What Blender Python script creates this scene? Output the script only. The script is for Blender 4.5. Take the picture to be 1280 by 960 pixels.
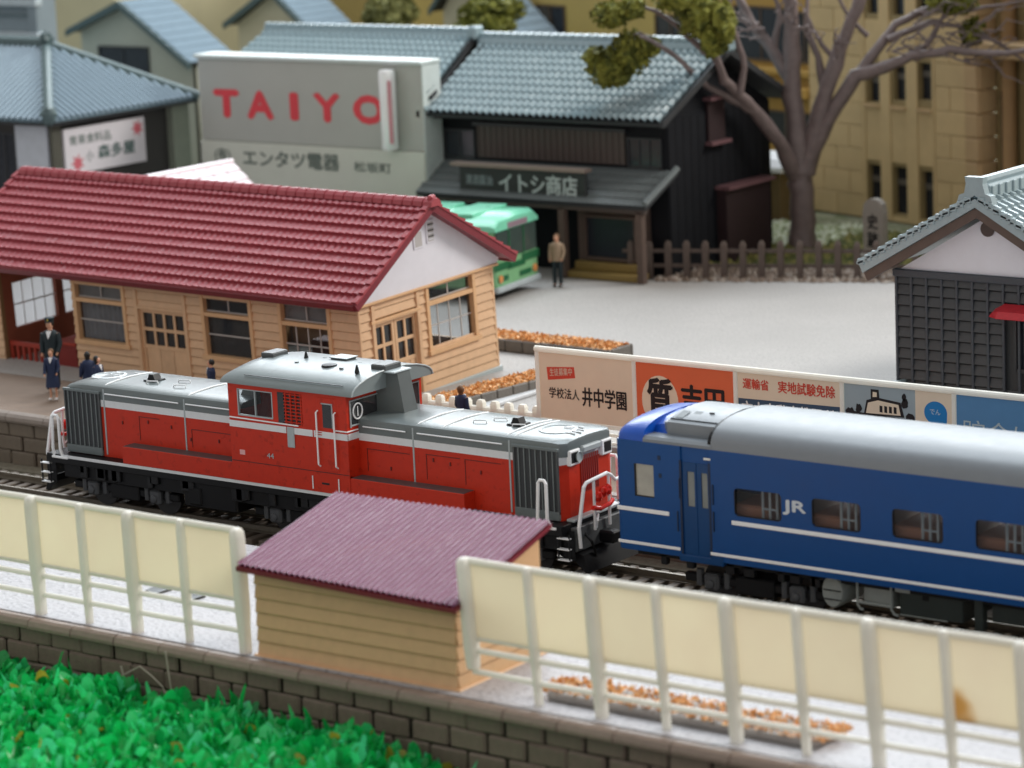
import bpy, bmesh, math, random
from mathutils import Vector, Matrix
random.seed(7)
R = math.radians
for o in list(bpy.data.objects): bpy.data.objects.remove(o)
scn = bpy.context.scene
col = scn.collection
# ------------------------------------------------------------------ camera
YAW, PITCH, ROLL, FPX = R(37.64), R(11.67), R(-2.53), 3800.0
vd = Vector((-math.sin(YAW)*math.cos(PITCH), math.cos(YAW)*math.cos(PITCH), -math.sin(PITCH)))
rr = Vector((math.cos(YAW), math.sin(YAW), 0)); uu = rr.cross(vd)
r2 = rr*math.cos(ROLL)+uu*math.sin(ROLL); u2 = -rr*math.sin(ROLL)+uu*math.cos(ROLL)
CAM = Vector((48.327, -54.681, 18.428))
cd = bpy.data.cameras.new('camera'); cam = bpy.data.objects.new('camera', cd); col.objects.link(cam)
cam.matrix_world = Matrix.Translation(CAM) @ Matrix((r2, u2, -vd)).transposed().to_4x4()
cd.sensor_width = 36; cd.lens = FPX/1280*36; cd.clip_start = 1; cd.clip_end = 1500
cd.dof.use_dof = True; cd.dof.focus_distance = 74.0; cd.dof.aperture_fstop = 0.32; cd.dof.aperture_blades = 0
scn.camera = cam
# ------------------------------------------------------------------ light
w = bpy.data.worlds.new('World'); scn.world = w; w.use_nodes = True
bg = w.node_tree.nodes['Background']; bg.inputs[0].default_value = (1.0, 0.975, 0.95, 1); bg.inputs[1].default_value = 0.36
def area(name, loc, target, sx, sy, power, colr):
    l = bpy.data.lights.new(name, 'AREA'); l.shape = 'RECTANGLE'; l.size = sx; l.size_y = sy; l.energy = power; l.color = colr
    o = bpy.data.objects.new(name, l); col.objects.link(o); o.location = loc
    o.rotation_euler = (Vector(target)-Vector(loc)).to_track_quat('-Z', 'Y').to_euler(); return o
area('window_light_behind', (-60, 118, 66), (2, 5, 0), 110, 44, 84000, (0.88, 0.95, 1.0))
area('ceiling_light_behind', (-34, 52, 118), (2, 8, 0), 70, 46, 56000, (0.80, 0.91, 1.0))
area('window_light_right', (78, 92, 82), (2, 8, 0), 46, 38, 82000, (1.0, 0.96, 0.90))
scn.view_settings.view_transform = 'Standard'; scn.view_settings.look = 'None'
scn.view_settings.exposure = 0.74; scn.view_settings.gamma = 1.0
scn.render.engine = 'CYCLES'

# ------------------------------------------------------------------ materials
def lin(c): return c/12.92 if c <= .04045 else ((c+.055)/1.055)**2.4
def H(s): s = s.lstrip('#'); return tuple(lin(int(s[i:i+2], 16)/255) for i in (0, 2, 4))
MATS = {}
def mat(name, c, rough=.5, var=.12, scale=3., bump=.0, bscale=40., spec=.5, metal=0., sss=0., trans=0., emit=0., speck=None, vary=0.):
    if name in MATS: return MATS[name]
    m = bpy.data.materials.new(name); m.use_nodes = True; nt = m.node_tree; N = nt.nodes; L = nt.links
    b = N['Principled BSDF']; out = N['Material Output']
    tc = N.new('ShaderNodeTexCoord')
    nz = N.new('ShaderNodeTexNoise'); nz.inputs['Scale'].default_value = scale; nz.inputs['Detail'].default_value = 5; nz.inputs['Roughness'].default_value = .6
    L.new(tc.outputs['Object'], nz.inputs['Vector'])
    hs = N.new('ShaderNodeMix'); hs.data_type = 'RGBA'
    lo = tuple(max(0, x*(1-var*1.6)) for x in c); hi = tuple(min(1, x*(1+var)) for x in c)
    hs.inputs[6].default_value = (*lo, 1); hs.inputs[7].default_value = (*hi, 1)
    L.new(nz.outputs['Fac'], hs.inputs[0]); last = hs.outputs[2]
    if speck:
        n2 = N.new('ShaderNodeTexNoise'); n2.inputs['Scale'].default_value = speck[1]; n2.inputs['Detail'].default_value = 3
        L.new(tc.outputs['Object'], n2.inputs['Vector'])
        rp = N.new('ShaderNodeMapRange'); rp.inputs['From Min'].default_value = speck[2]; rp.inputs['From Max'].default_value = speck[2]+.08
        L.new(n2.outputs['Fac'], rp.inputs['Value'])
        mx = N.new('ShaderNodeMix'); mx.data_type = 'RGBA'; mx.inputs[7].default_value = (*speck[0], 1)
        L.new(rp.outputs[0], mx.inputs[0]); L.new(last, mx.inputs[6]); last = mx.outputs[2]
    if vary:
        oi = N.new('ShaderNodeObjectInfo'); hv = N.new('ShaderNodeHueSaturation')
        mr = N.new('ShaderNodeMapRange'); mr.inputs['To Min'].default_value = 1-vary; mr.inputs['To Max'].default_value = 1+vary
        L.new(oi.outputs['Random'], mr.inputs['Value']); L.new(mr.outputs[0], hv.inputs['Value']); L.new(last, hv.inputs['Color']); last = hv.outputs[0]
    L.new(last, b.inputs['Base Color'])
    b.inputs['Metallic'].default_value = metal; b.inputs['Specular IOR Level'].default_value = spec
    rm = N.new('ShaderNodeMapRange'); rm.inputs['To Min'].default_value = max(.02, rough-.1); rm.inputs['To Max'].default_value = min(1, rough+.1)
    L.new(nz.outputs['Fac'], rm.inputs['Value']); L.new(rm.outputs[0], b.inputs['Roughness'])
    if bump:
        n3 = N.new('ShaderNodeTexNoise'); n3.inputs['Scale'].default_value = bscale; n3.inputs['Detail'].default_value = 4
        L.new(tc.outputs['Object'], n3.inputs['Vector'])
        bp = N.new('ShaderNodeBump'); bp.inputs['Strength'].default_value = bump; bp.inputs['Distance'].default_value = .03
        L.new(n3.outputs['Fac'], bp.inputs['Height']); L.new(bp.outputs[0], b.inputs['Normal'])
    if sss: b.inputs['Subsurface Weight'].default_value = sss; b.inputs['Subsurface Radius'].default_value = (.1, .08, .05); b.inputs['Subsurface Scale'].default_value = 1.
    if trans:
        t = N.new('ShaderNodeBsdfTranslucent'); L.new(last, t.inputs['Color']); ms = N.new('ShaderNodeMixShader'); ms.inputs[0].default_value = trans
        L.new(b.outputs[0], ms.inputs[1]); L.new(t.outputs[0], ms.inputs[2]); L.new(ms.outputs[0], out.inputs['Surface'])
    MATS[name] = m; return m
def glass(name, tint=(.55, .6, .62), clear=.6, rough=.06):
    if name in MATS: return MATS[name]
    m = bpy.data.materials.new(name); m.use_nodes = True; nt = m.node_tree; N = nt.nodes; L = nt.links
    for n in list(N): N.remove(n)
    out = N.new('ShaderNodeOutputMaterial'); t = N.new('ShaderNodeBsdfTransparent'); t.inputs[0].default_value = (*tint, 1)
    p = N.new('ShaderNodeBsdfPrincipled'); p.inputs['Base Color'].default_value = (.05, .055, .06, 1); p.inputs['Roughness'].default_value = rough
    ms = N.new('ShaderNodeMixShader'); ms.inputs[0].default_value = clear
    L.new(p.outputs[0], ms.inputs[1]); L.new(t.outputs[0], ms.inputs[2]); L.new(ms.outputs[0], out.inputs[0])
    MATS[name] = m; return m

# ------------------------------------------------------------------ mesh helpers
class MB:
    def __init__(s): s.v = []; s.f = []; s.mi = []; s.cur = 0
    def add(s, vs, fs):
        n = len(s.v); s.v += [tuple(p) for p in vs]; s.f += [tuple(i+n for i in f) for f in fs]; s.mi += [s.cur]*len(fs); return s
    def box(s, x0, x1, y0, y1, z0, z1, b=0.):
        if x0 > x1: x0, x1 = x1, x0
        if y0 > y1: y0, y1 = y1, y0
        if z0 > z1: z0, z1 = z1, z0
        b = min(b, (x1-x0)/2.01, (y1-y0)/2.01, (z1-z0)/2.01)
        if b <= 0:
            vs = [(x, y, z) for x in (x0, x1) for y in (y0, y1) for z in (z0, z1)]
            return s.add(vs, [(0, 1, 3, 2), (4, 6, 7, 5), (0, 4, 5, 1), (2, 3, 7, 6), (0, 2, 6, 4), (1, 5, 7, 3)])
        vs = []; idx = {}
        for i, x in enumerate((x0, x1)):
            for j, y in enumerate((y0, y1)):
                for k, z in enumerate((z0, z1)):
                    sx, sy, sz = (1, -1)[i], (1, -1)[j], (1, -1)[k]
                    idx[i, j, k] = len(vs)
                    vs += [(x, y+sy*b, z+sz*b), (x+sx*b, y, z+sz*b), (x+sx*b, y+sy*b, z)]
        fs = []
        I = lambda i, j, k, a: idx[i, j, k]+a
        for i in (0, 1): fs.append((I(i, 0, 0, 0), I(i, 0, 1, 0), I(i, 1, 1, 0), I(i, 1, 0, 0)))
        for j in (0, 1): fs.append((I(0, j, 0, 1), I(0, j, 1, 1), I(1, j, 1, 1), I(1, j, 0, 1)))
        for k in (0, 1): fs.append((I(0, 0, k, 2), I(0, 1, k, 2), I(1, 1, k, 2), I(1, 0, k, 2)))
        for j in (0, 1):
            for k in (0, 1): fs.append((I(0, j, k, 1), I(0, j, k, 2), I(1, j, k, 2), I(1, j, k, 1)))
        for i in (0, 1):
            for k in (0, 1): fs.append((I(i, 0, k, 0), I(i, 0, k, 2), I(i, 1, k, 2), I(i, 1, k, 0)))
        for i in (0, 1):
            for j in (0, 1): fs.append((I(i, j, 0, 0), I(i, j, 0, 1), I(i, j, 1, 1), I(i, j, 1, 0)))
        for i in (0, 1):
            for j in (0, 1):
                for k in (0, 1): fs.append((I(i, j, k, 0), I(i, j, k, 1), I(i, j, k, 2)))
        return s.add(vs, fs)
    def loft(s, rings, cap=True, closed=True):
        n = len(rings[0]); vs = [p for r in rings for p in r]; fs = []
        for a in range(len(rings)-1):
            for i in range(n if closed else n-1):
                j = (i+1) % n; fs.append((a*n+i, a*n+j, (a+1)*n+j, (a+1)*n+i))
        if cap: fs.append(tuple(range(n))[::-1]); fs.append(tuple((len(rings)-1)*n+i for i in range(n)))
        return s.add(vs, fs)
    def prism(s, poly, ax, a, b):
        def P(p, c):
            if ax == 0: return (c, p[0], p[1])
            if ax == 1: return (p[0], c, p[1])
            return (p[0], p[1], c)
        return s.loft([[P(p, a) for p in poly], [P(p, b) for p in poly]])
    def tube(s, pts, r, n=7, r1=None):
        pts = [Vector(p) for p in pts]; rings = []; up = None
        for i, p in enumerate(pts):
            d = (pts[min(i+1, len(pts)-1)]-pts[max(i-1, 0)]).normalized()
            if up is None: up = Vector((0, 0, 1)) if abs(d.z) < .9 else Vector((1, 0, 0))
            a = (up-d*up.dot(d)).normalized(); up = a; c = d.cross(a)
            q = r if r1 is None else r+(r1-r)*i/(len(pts)-1)
            if isinstance(r, (list, tuple)): q = r[i]
            rings.append([p+(a*math.cos(t*2*math.pi/n)+c*math.sin(t*2*math.pi/n))*q for t in range(n)])
        return s.loft(rings)
    def lathe(s, prof, c, ax=2, n=16):
        rings = []
        for r, h in prof:
            ring = []
            for t in range(n):
                a, b = r*math.cos(t*2*math.pi/n), r*math.sin(t*2*math.pi/n)
                ring.append({0: (c[0]+h, c[1]+a, c[2]+b), 1: (c[0]+a, c[1]+h, c[2]+b), 2: (c[0]+a, c[1]+b, c[2]+h)}[ax])
            rings.append(ring)
        return s.loft(rings)
    def grid(s, fn, nu, nv):
        vs = [fn(i/nu, j/nv) for j in range(nv+1) for i in range(nu+1)]
        return s.add(vs, [(j*(nu+1)+i, j*(nu+1)+i+1, (j+1)*(nu+1)+i+1, (j+1)*(nu+1)+i) for j in range(nv) for i in range(nu)])
    def blob(s, c, r, n=8, jit=.15):
        prof = []; rings = []
        for a in range(n//2+1):
            th = math.pi*a/(n//2); ring = []
            for t in range(n):
                q = 1+random.uniform(-jit, jit); ph = 2*math.pi*t/n
                ring.append((c[0]+r[0]*q*max(.05, math.sin(th))*math.cos(ph), c[1]+r[1]*q*max(.05, math.sin(th))*math.sin(ph), c[2]+r[2]*q*math.cos(th)))
            rings.append(ring)
        return s.loft(rings)
    def mesh(s, name):
        me = bpy.data.meshes.new(name); me.from_pydata(s.v, [], s.f); 
        if len(s.f) < 9000:
            bm = bmesh.new(); bm.from_mesh(me); bmesh.ops.recalc_face_normals(bm, faces=bm.faces); bm.to_mesh(me); bm.free()
        return me
    def build(s, name, m, parent=None, smooth=False, angle=35, **kw):
        me = s.mesh(name)
        for q in (m if isinstance(m, (list, tuple)) else [m]): me.materials.append(q)
        if isinstance(m, (list, tuple)):
            for p, i in zip(me.polygons, s.mi): p.material_index = i
        if smooth:
            for p in me.polygons: p.use_smooth = True
            me.set_sharp_from_angle(angle=R(angle))
        return link(name, me, parent, **kw)
def link(name, me, parent=None, loc=None, **kw):
    o = bpy.data.objects.new(name, me); col.objects.link(o)
    if parent is not None: o.parent = parent
    if loc is not None: o.location = loc
    for k, v in kw.items(): o[k] = v
    return o
def thing(name, label, cat, loc=(0, 0, 0), mtx=None, rz=0, group=None):
    o = bpy.data.objects.new(name, None); col.objects.link(o); o.empty_display_size = .3
    if mtx is not None: o.matrix_world = mtx
    else: o.location = loc; o.rotation_euler = (0, 0, rz)
    o['label'] = label; o['category'] = cat
    if group: o['group'] = group
    return o
def tag(o, label, cat, group=None):
    o['label'] = label; o['category'] = cat
    if group: o['group'] = group
    return o
def copy_tree(o, parent=None):
    c = o.copy(); col.objects.link(c); c.parent = parent
    for ch in list(o.children): copy_tree(ch, c)
    return c
def text(body, parent, org, u, v, w_, h_, m, bold=.0, depth=.004, name='lettering', stretch=True, **kw):
    """flat lettering fitted in the w_ x h_ box whose lower left corner is org; u, v unit vectors"""
    cu = bpy.data.curves.new(name, 'FONT'); cu.body = body; cu.offset = 0; cu.resolution_u = 3; cu.extrude = .0
    t = bpy.data.objects.new('t', cu); col.objects.link(t)
    me = bpy.data.meshes.new_from_object(t.evaluated_get(bpy.context.evaluated_depsgraph_get()))
    bpy.data.objects.remove(t)
    if not me.vertices: return None
    xs = [p.co.x for p in me.vertices]; ys = [p.co.y for p in me.vertices]
    x0, x1, y0, y1 = min(xs), max(xs), min(ys), max(ys)
    sx = w_/(x1-x0); sy = h_/(y1-y0)
    if not stretch: sx = sy = min(sx, sy)
    u = Vector(u); v = Vector(v); n = u.cross(v); org = Vector(org)
    for p in me.vertices:
        p.co = org+u*((p.co.x-x0)*sx)+v*((p.co.y-y0)*sy)+n*depth
    if bold:
        q = MB(); bx = bold*h_*1.1
        for k, (dx, dy) in enumerate(((0, 0), (bx, 0), (-bx, 0), (0, bx*.8), (0, -bx*.8))):
            q.add([p.co+u*dx+v*dy+n*.0007*k for p in me.vertices], [tuple(p.vertices) for p in me.polygons])
        me = q.mesh(name)
    me.name = name; me.materials.clear(); me.materials.append(m)
    return link(name, me, parent, **kw)
# mapping (u, v, n) of a wall into its parent's space
def mapper(o, u, v, n):
    o, u, v, n = Vector(o), Vector(u), Vector(v), Vector(n)
    return lambda a, b, c=0.: tuple(o+u*a+v*b+n*c)
def mbox(mb, T, u0, u1, v0, v1, n0, n1, b=0.):
    q = MB().box(u0, u1, v0, v1, n0, n1, b); mb.add([T(*p) for p in q.v], q.f)
def holes(mb, T, u0, u1, v0, v1, ops, n0, n1):
    us = sorted({u0, u1, *[min(max(o[k], u0), u1) for o in ops for k in (0, 1)]}); vs = sorted({v0, v1, *[min(max(o[k], v0), v1) for o in ops for k in (2, 3)]})
    for a, b in zip(us, us[1:]):
        run = None
        for c, d in zip(vs, vs[1:]):
            cu, cv = (a+b)/2, (c+d)/2
            solid = not any(o[0] < cu < o[1] and o[2] < cv < o[3] for o in ops)
            if solid: run = (run[0], d) if run else (c, d)
            if not solid and run: mbox(mb, T, a, b, run[0], run[1], n0, n1); run = None
        if run: mbox(mb, T, a, b, run[0], run[1], n0, n1)
def planks(parent, T, u0, u1, v0, v1, h, ops, m, th=.05, name='plank', top=None, wob=.006, vskip=None):
    """clapboards as single pieces; top(u) may cut them under a slope"""
    rows = int(round((v1-v0)/h)); h = (v1-v0)/rows
    for i in range(rows):
        a, b = v0+i*h, v0+(i+1)*h
        segs = [(u0, u1)]
        for o in ops:
            if o[2] < (a+b)/2 < o[3]:
                ns = []
                for s0, s1 in segs:
                    if o[1] <= s0 or o[0] >= s1: ns.append((s0, s1)); continue
                    if o[0] > s0: ns.append((s0, o[0]))
                    if o[1] < s1: ns.append((o[1], s1))
                segs = ns
        for s0, s1 in segs:
            if s1-s0 < .03: continue
            k = random.uniform(-wob, wob); g = .012
            mb = MB()
            prof = [(a+g, 0), (a+g, th+k), (a+g+.03, th+k+.006), (b-.01, th*.35+k), (b-.01, 0)]
            r = [[T(uu_, p[0], p[1]) for p in prof] for uu_ in (s0+.004, s1-.004)]
            mb.loft(r); mb.build(name, m, parent)
def bricks(parent, T, u0, u1, v0, rows, bh, bl, m, th=.08, name='brick', jit=.02, joint=.012):
    cache = []
    for k in range(6):
        q = MB(); L_ = bl*random.uniform(.93, 1.0)-joint
        mbx = MB().box(0, L_, 0, bh-joint, 0, th, .05)
        vs = [T(x+random.uniform(-.008, .008), y+random.uniform(-.008, .008), z+random.uniform(-jit, jit)*.5) for x, y, z in mbx.v]
        o_ = Vector(T(0, 0, 0)); q.add([Vector(p)-o_ for p in vs], mbx.f); me = q.mesh(name); me.materials.append(m); cache.append(me)
    n = 0
    for r in range(rows):
        u = u0-(r % 2)*bl*.5-random.uniform(0, .1)
        while u < u1:
            link(name, random.choice(cache), parent, loc=T(u, v0-(r+1)*bh+joint/2, random.uniform(-.02, .02))); u += bl; n += 1
    return n
# ------------------------------------------------------------------ the materials used
cream = mat('cream_plastic', H('#fffbf2'), .38, .05, 2., .12, 25, trans=.32)
cream_panel = mat('cream_panel', H('#fff5e2'), .5, .05, .7, .1, 30, trans=.50, vary=.03)
stained = mat('stained_panel', H('#fff5e2'), .5, .05, .7, .1, 30, trans=.50, speck=(H('#dcb878'), .55, .56))
brickm = mat('stone_brown', H('#86766a'), .55, .22, 5., .5, 14, vary=.12)
capm = mat('cap_stone', H('#9b897d'), .55, .2, 5., .4, 14, vary=.08)
gravel_white = mat('platform_grey', H('#b6b5b9'), .55, .12, 1.5, 1., 9, speck=(H('#939297'), 9., .56))
dirt = mat('dark_formation', H('#3c3630'), .85, .3, 2., .8, 10)
ballast = mat('ballast', H('#8a8474'), .9, .4, 6., 1., 12)
courtm = mat('courtyard_grey', H('#aeaba8'), .8, .20, .16, 1., 10, speck=(H('#9d9a98'), 14., .54))
asphalt = mat('platform_brown', H('#8a7768'), .7, .15, 2., .5, 20)
swood = mat('station_wood', H('#dab48e'), .48, .12, 4., .25, 18, vary=.05)
wood = mat('wood_plastic', H('#d8b084'), .48, .1, 4., .25, 18, vary=.04)
woodtrim = mat('wood_trim', H('#dab084'), .45, .1, 4., .15, 20)
beigebase = mat('plinth_grey', H('#a9b3b4'), .5, .08)
redtile = mat('red_tile', H('#a6474f'), .45, .22, 14., .35, 30, spec=.45, vary=.05)
redverge = mat('red_verge', H('#7c2833'), .42, .15, 4., .2, 20)
maroon = mat('maroon_plastic', H('#84486a'), .34, .25, 20., .5, 34, spec=.6)
white = mat('white_paint', H('#f6f8fa'), .42, .04, 3.)
gablew = mat('gable_white', H('#dcdce4'), .55, .05, 3., .15, 30)
black = mat('black_plastic', (.006, .0065, .008), .5, .3, 4., spec=.3)
blacks = mat('black_shade', (.012, .013, .015), .42, .3, 4., spec=.35)
dkgrey = mat('dark_grey', H('#4b4f50'), .42, .15, 4.)
locored = mat('loco_red', H('#c43018'), .45, .10, 5., .08, 14, spec=.3, speck=(H('#ae2a15'), 6., .60))
locogrey = mat('loco_grey', H('#687172'), .33, .08, 3.)
locowhite = mat('loco_white', H('#dfe3e6'), .4, .06, 9.)
ltgrey = mat('light_grey', H('#a9b3b6'), .35, .1, 5.)
steel = mat('rail_steel', H('#8c8579'), .32, .2, 8., metal=.7)
redp = mat('signal_red', H('#e0261a'), .32, .05)
blue = mat('coach_blue', H('#034787'), .38, .07, 3., .05, 10, spec=.35)
bluer = mat('coach_roof_blue', H('#0a4fb4'), .32, .06)
silver = mat('silver_roof', H('#7c838a'), .42, .05, 4., .05, 30)
brownin = mat('berth_brown', H('#c0856c'), .6, .1)
greyin = mat('ladder_grey', H('#c3c8cc'), .5, .05)
gls = glass('window_glass', (.9, .92, .93), .82, .05)
glsd = glass('dark_glass', (.5, .52, .55), .35, .08)
curtain = mat('curtain', H('#b4b2b6'), .8, .15, 6.)
inkblack = mat('ink_black', (.012, .011, .012), .6, .1)
inkred = mat('ink_red', H('#e0503a'), .6, .1)
inkwhite = mat('ink_white', H('#e9eae6'), .6, .05)
paper = mat('sign_cream', H('#f6e6ca'), .6, .06, 1.5)
orangep = mat('sign_orange', H('#ee7448'), .55, .06, 2.)
navyp = mat('sign_navy', H('#3a566f'), .55, .06)
paleblue = mat('sign_pale_blue', H('#a7b9bd'), .55, .06)
bluep = mat('sign_blue', H('#5c93c0'), .55, .06)
blobblue = mat('sign_bright_blue', H('#1f88cc'), .5, .05)
orangefl = mat('orange_flakes', H('#f2a765'), .7, .3, 9., vary=.0, speck=(H('#f4d9b0'), 16., .52))
soil = mat('planter_side', H('#6d6862'), .7, .2, 4., .5, 12)
tilegrey = mat('grey_tile', H('#90a5ac'), .24, .2, 9., .2, 20, spec=.6)
tilepale = mat('blue_grey_tile', H('#9bb0be'), .32, .15, 9., .2, 20, spec=.6)
darkwood = mat('dark_wood', H('#2e3033'), .6, .25, 4., .3, 14)
brownwood = mat('brown_wood', H('#5a4a42'), .6, .2, 4., .3, 14)

# ------------------------------------------------------------------ ground
def sheet(name, x0, x1, y0, y1, z, m, t=.3, **kw):
    return MB().box(x0, x1, y0, y1, z-t, z).build(name, m, kind='structure', **kw)
sheet('base_ground', -160, 90, -60, 160, -.95, dirt, .4)
sheet('track_bed', -60, 60, -5.0, 2.75, -.62, dirt)
# front platform
FY = -11.62      # outer edge of the front platform
fp = MB().box(-30, 45, FY, -5.0, -.9, 1.0).build('front_platform', gravel_white, kind='structure')
Tf = mapper((0, FY-.02, 0), (1, 0, 0), (0, 0, 1), (0, -1, 0))
k = 0; x = -1.6
capme = []
for i in range(4):
    q = MB(); L_ = 1.24; pr = [(0, -.05), (0, .12), (.03, .17), (.1, .19), (.2, .19), (.28, .15), (.31, .05), (.3, -.02), (.25, -.05)]
    q.loft([[(a, -.3+0*p[0]+(.3-p[0])*1.0-.02*(e), p[1]) for p in pr] for a, e in ((0, 1), (.03, 0), (L_-.03, 0), (L_, 1))]); me = q.mesh('cap_stone'); me.materials.append(capm); capme.append(me)
while x < 27:
    link('cap_stone', random.choice(capme), fp, loc=(x, FY-.02+random.uniform(-.008, .008), .815+random.uniform(-.006, .006))); x += 1.262
MB().box(-3, 30, FY-.01, FY+.02, -.94, .8).build('mortar_backing', mat('mortar_brown', H('#3a332d'), .8, .2), fp)
bricks(fp, Tf, -2, 27, .80, 4, .42, .93, brickm, .09, 'brick')
# back platform, its wall to the track, then the brown walk
bp = MB().box(-40, 2.2, 3.05, 6.9, -.7, .96).build('station_platform', asphalt, kind='structure')
MB().box(2.2, 40, 3.05, 7.9, -.7, .9).build('platform_extension', asphalt, kind='structure')
q = MB(); pr = [(3.06, .70), (3.06, .98), (2.96, 1.0), (2.84, .96), (2.78, .88), (2.78, .78), (2.84, .70)]
capb = mat('platform_edge', H('#9b9088'), .42, .15, 6.)
xx = -20.
while xx < 30:
    MB().loft([[(a, p[0], p[1]) for p in pr] for a in (xx+.01, xx+1.5-.01)]).build('edge_stone', capb, bp); xx += 1.5
Tb = mapper((0, 3.04, 0), (1, 0, 0), (0, 0, 1), (0, -1, 0))
bricks(bp, Tb, -20, -6.0, .70, 3, .42, 1.0, mat('stone_dark', H('#7a6f62'), .7, .2, 5., .4, 14, vary=.08), .09, 'brick')
MB().box(-40, 40, 2.4, 3.0, -.9, -.52).build('trackside_ledge', ballast, kind='structure')
# station forecourt and yard
court = sheet('courtyard', -46, 30, 6.9, 31.4, .985, courtm)
sheet('far_ground', -120, 60, 31.4, 120, .95, mat('scrub_ground', H('#7f8068'), .9, .3, .6, .9, 8, speck=(H('#5a6140'), 2.5, .5)))
# ------------------------------------------------------------------ track
tr = thing('railway_track', 'railway track with dull rails under the locomotive and coach', 'track', (0, 0, 0))
q = MB(); q.loft([[(x, y, z) for y, z in ((-2.0, -.61), (-1.55, -.33), (1.55, -.33), (2.0, -.61))] for x in (-40, 45)]); q.build('roadbed', ballast, tr)
sl = MB().box(-.11, .11, -1.25, 1.25, -.335, -.17, .02).mesh('sleeper'); sl.materials.append(mat('sleeper_brown', H('#5d5248'), .7, .2, 6., .3, 14))
for i in range(-42, 70): link('sleeper', sl, tr, loc=(i*.43, 0, 0))
for s in (-1, 1):
    y = s*.56; q = MB(); q.prism([(y-.09, -.17), (y-.09, -.15), (y-.02, -.12), (y-.02, -.05), (y-.045, -.04), (y-.045, 0), (y+.045, 0), (y+.045, -.04), (y+.02, -.05), (y+.02, -.12), (y+.09, -.15), (y+.09, -.17)], 0, -40, 45)
    q.build('rail', steel, tr)

# ------------------------------------------------------------------ front fences (backs of sign fences)
def sign_fence(label, posts, y, ztop, lean, xe0, xe1, leany=0., bow=None, zfirst=1.0):
    t = thing('sign_fence', label, 'fence', (0, 0, 0), group='cream sign fences on the front platform')
    sh = lambda x, yy, z: (x+(z-1)*lean, yy+(z-1)*leany+(bow(x) if bow else 0), z)
    def put(mb): mb.v = [sh(*p) for p in mb.v]; return mb
    for i, (x, major) in enumerate(posts):
        r_ = .138 if major else .092
        q = MB(); rings = []
        for z, k in ((zfirst if i == 0 else 1.0, .8), (1.55, .85), (1.9, 1.0), (ztop-.12, 1.0), (ztop+.02, .9), (ztop+.07, .55)):
            rings.append([(x+r_*k*a, y-.06+r_*k*b_*1.1, z) for a, b_ in ((-1, .6), (-.9, -.6), (-.5, -1), (.5, -1), (.9, -.6), (1, .6))])
        q.loft(rings); put(q).build('post', cream, t, smooth=True, angle=50)
        q = MB().tube([(x, y-.2, ztop-.1), (x, y+.14, ztop-.06)], .06 if major else .04, 8)
    for (a, ma), (b, mb_) in zip(posts, posts[1:]):
        q = MB(); q.box(a+.08, b-.08, y-.03, y+.03, 2.06, ztop-.02, .02); put(q).build('panel', stained if 23.9 < a < 24.1 else cream_panel, t)
    for z, r_ in ((ztop, .075), (1.84, .062), (1.42, .062)):
        q = MB(); n = 24; q.tube([(xe0+(xe1-xe0)*i/n, y+(.02 if z > 3 else -.02), z+random.uniform(-.006, .006)) for i in range(n+1)], r_, 8); put(q).build('top_rail' if z > 3 else 'lower_rail', cream, t, smooth=True, angle=60)
    q = MB(); q.box(xe0, xe1, y-.05, y+.03, 2.03, 2.12, .02); put(q).build('panel_edge', cream, t)
    return t
sign_fence('cream sign fence at the left, seen from the back, ending at the shed', [(-2.2, 1), (-.75, 0), (.68, 0), (2.11, 1), (3.55, 0), (4.95, 1), (6.42, 0), (7.95, 1)], -11.42, 3.5, -.02, -2.3, 7.98)
sign_fence('cream sign fence at the right, seen from the back, beside the shed', [(13.72, 1), (15.22, 0), (16.66, 1), (18.1, 0), (19.6, 1), (21.05, 0), (22.5, 1), (23.95, 0), (25.4, 1), (26.9, 0)], -11.30, 3.56, -.08, 13.7, 26.9, leany=.03, bow=lambda x: .0035*(x-13.7)**2*.35, zfirst=1.5)

# ------------------------------------------------------------------ storage shed
sd = thing('storage_shed', 'small tan clapboard shed with a mauve corrugated roof', 'shed', (8.33, -11.45, 1.0), rz=R(1.3))
W, Dp, zf, zb = 4.96, 2.75, 1.72, 2.55
MB().box(.04, W-.04, .04, Dp-.04, 0, zf-.05).build('wall_core', mat('core_tan', H('#8a6a45'), .7), sd)
Tw = mapper((0, 0, 0), (1, 0, 0), (0, 0, 1), (0, -1, 0))
planks(sd, Tw, -.02, W+.02, -.0, zf+.06, .297, [], wood, .06, wob=.008)
Tr = mapper((W, 0, 0), (0, 1, 0), (0, 0, 1), (1, 0, 0))
planks(sd, Tr, -.02, Dp, 0, zf+.02, .285, [], wood, .05)
planks(sd, mapper((0, Dp, 0), (0, -1, 0), (0, 0, 1), (-1, 0, 0)), 0, Dp+.02, 0, zf+.02, .285, [], wood, .05)
planks(sd, mapper((W, Dp, 0), (-1, 0, 0), (0, 0, 1), (0, 1, 0)), 0, W, 0, zb-.12, .285, [], wood, .05)
for xx in (W, -.05): MB().prism([(0, zf), (Dp, zf), (Dp, zb-.03), (0, zf+.0)], 0, xx, xx+.05).build('gable_board', woodtrim, sd)
MB().box(-.1, W+.12, -.12, Dp+.1, -.06, .035, .02).build('floor_sill', woodtrim, sd)
def corr(u, v):
    x = -.22+u*(W+.47); y = -.30+v*3.22; z = zf+.02+(y+.3)*.285+.17*(1-u)*(1-v)
    return (x, y, z-.03+.075*abs(math.cos(u*38*math.pi))**.55+random.uniform(-.005, .005))
q = MB().grid(corr, 456, 30); q.build('roof_sheet', maroon, sd, smooth=True, angle=80)
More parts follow.
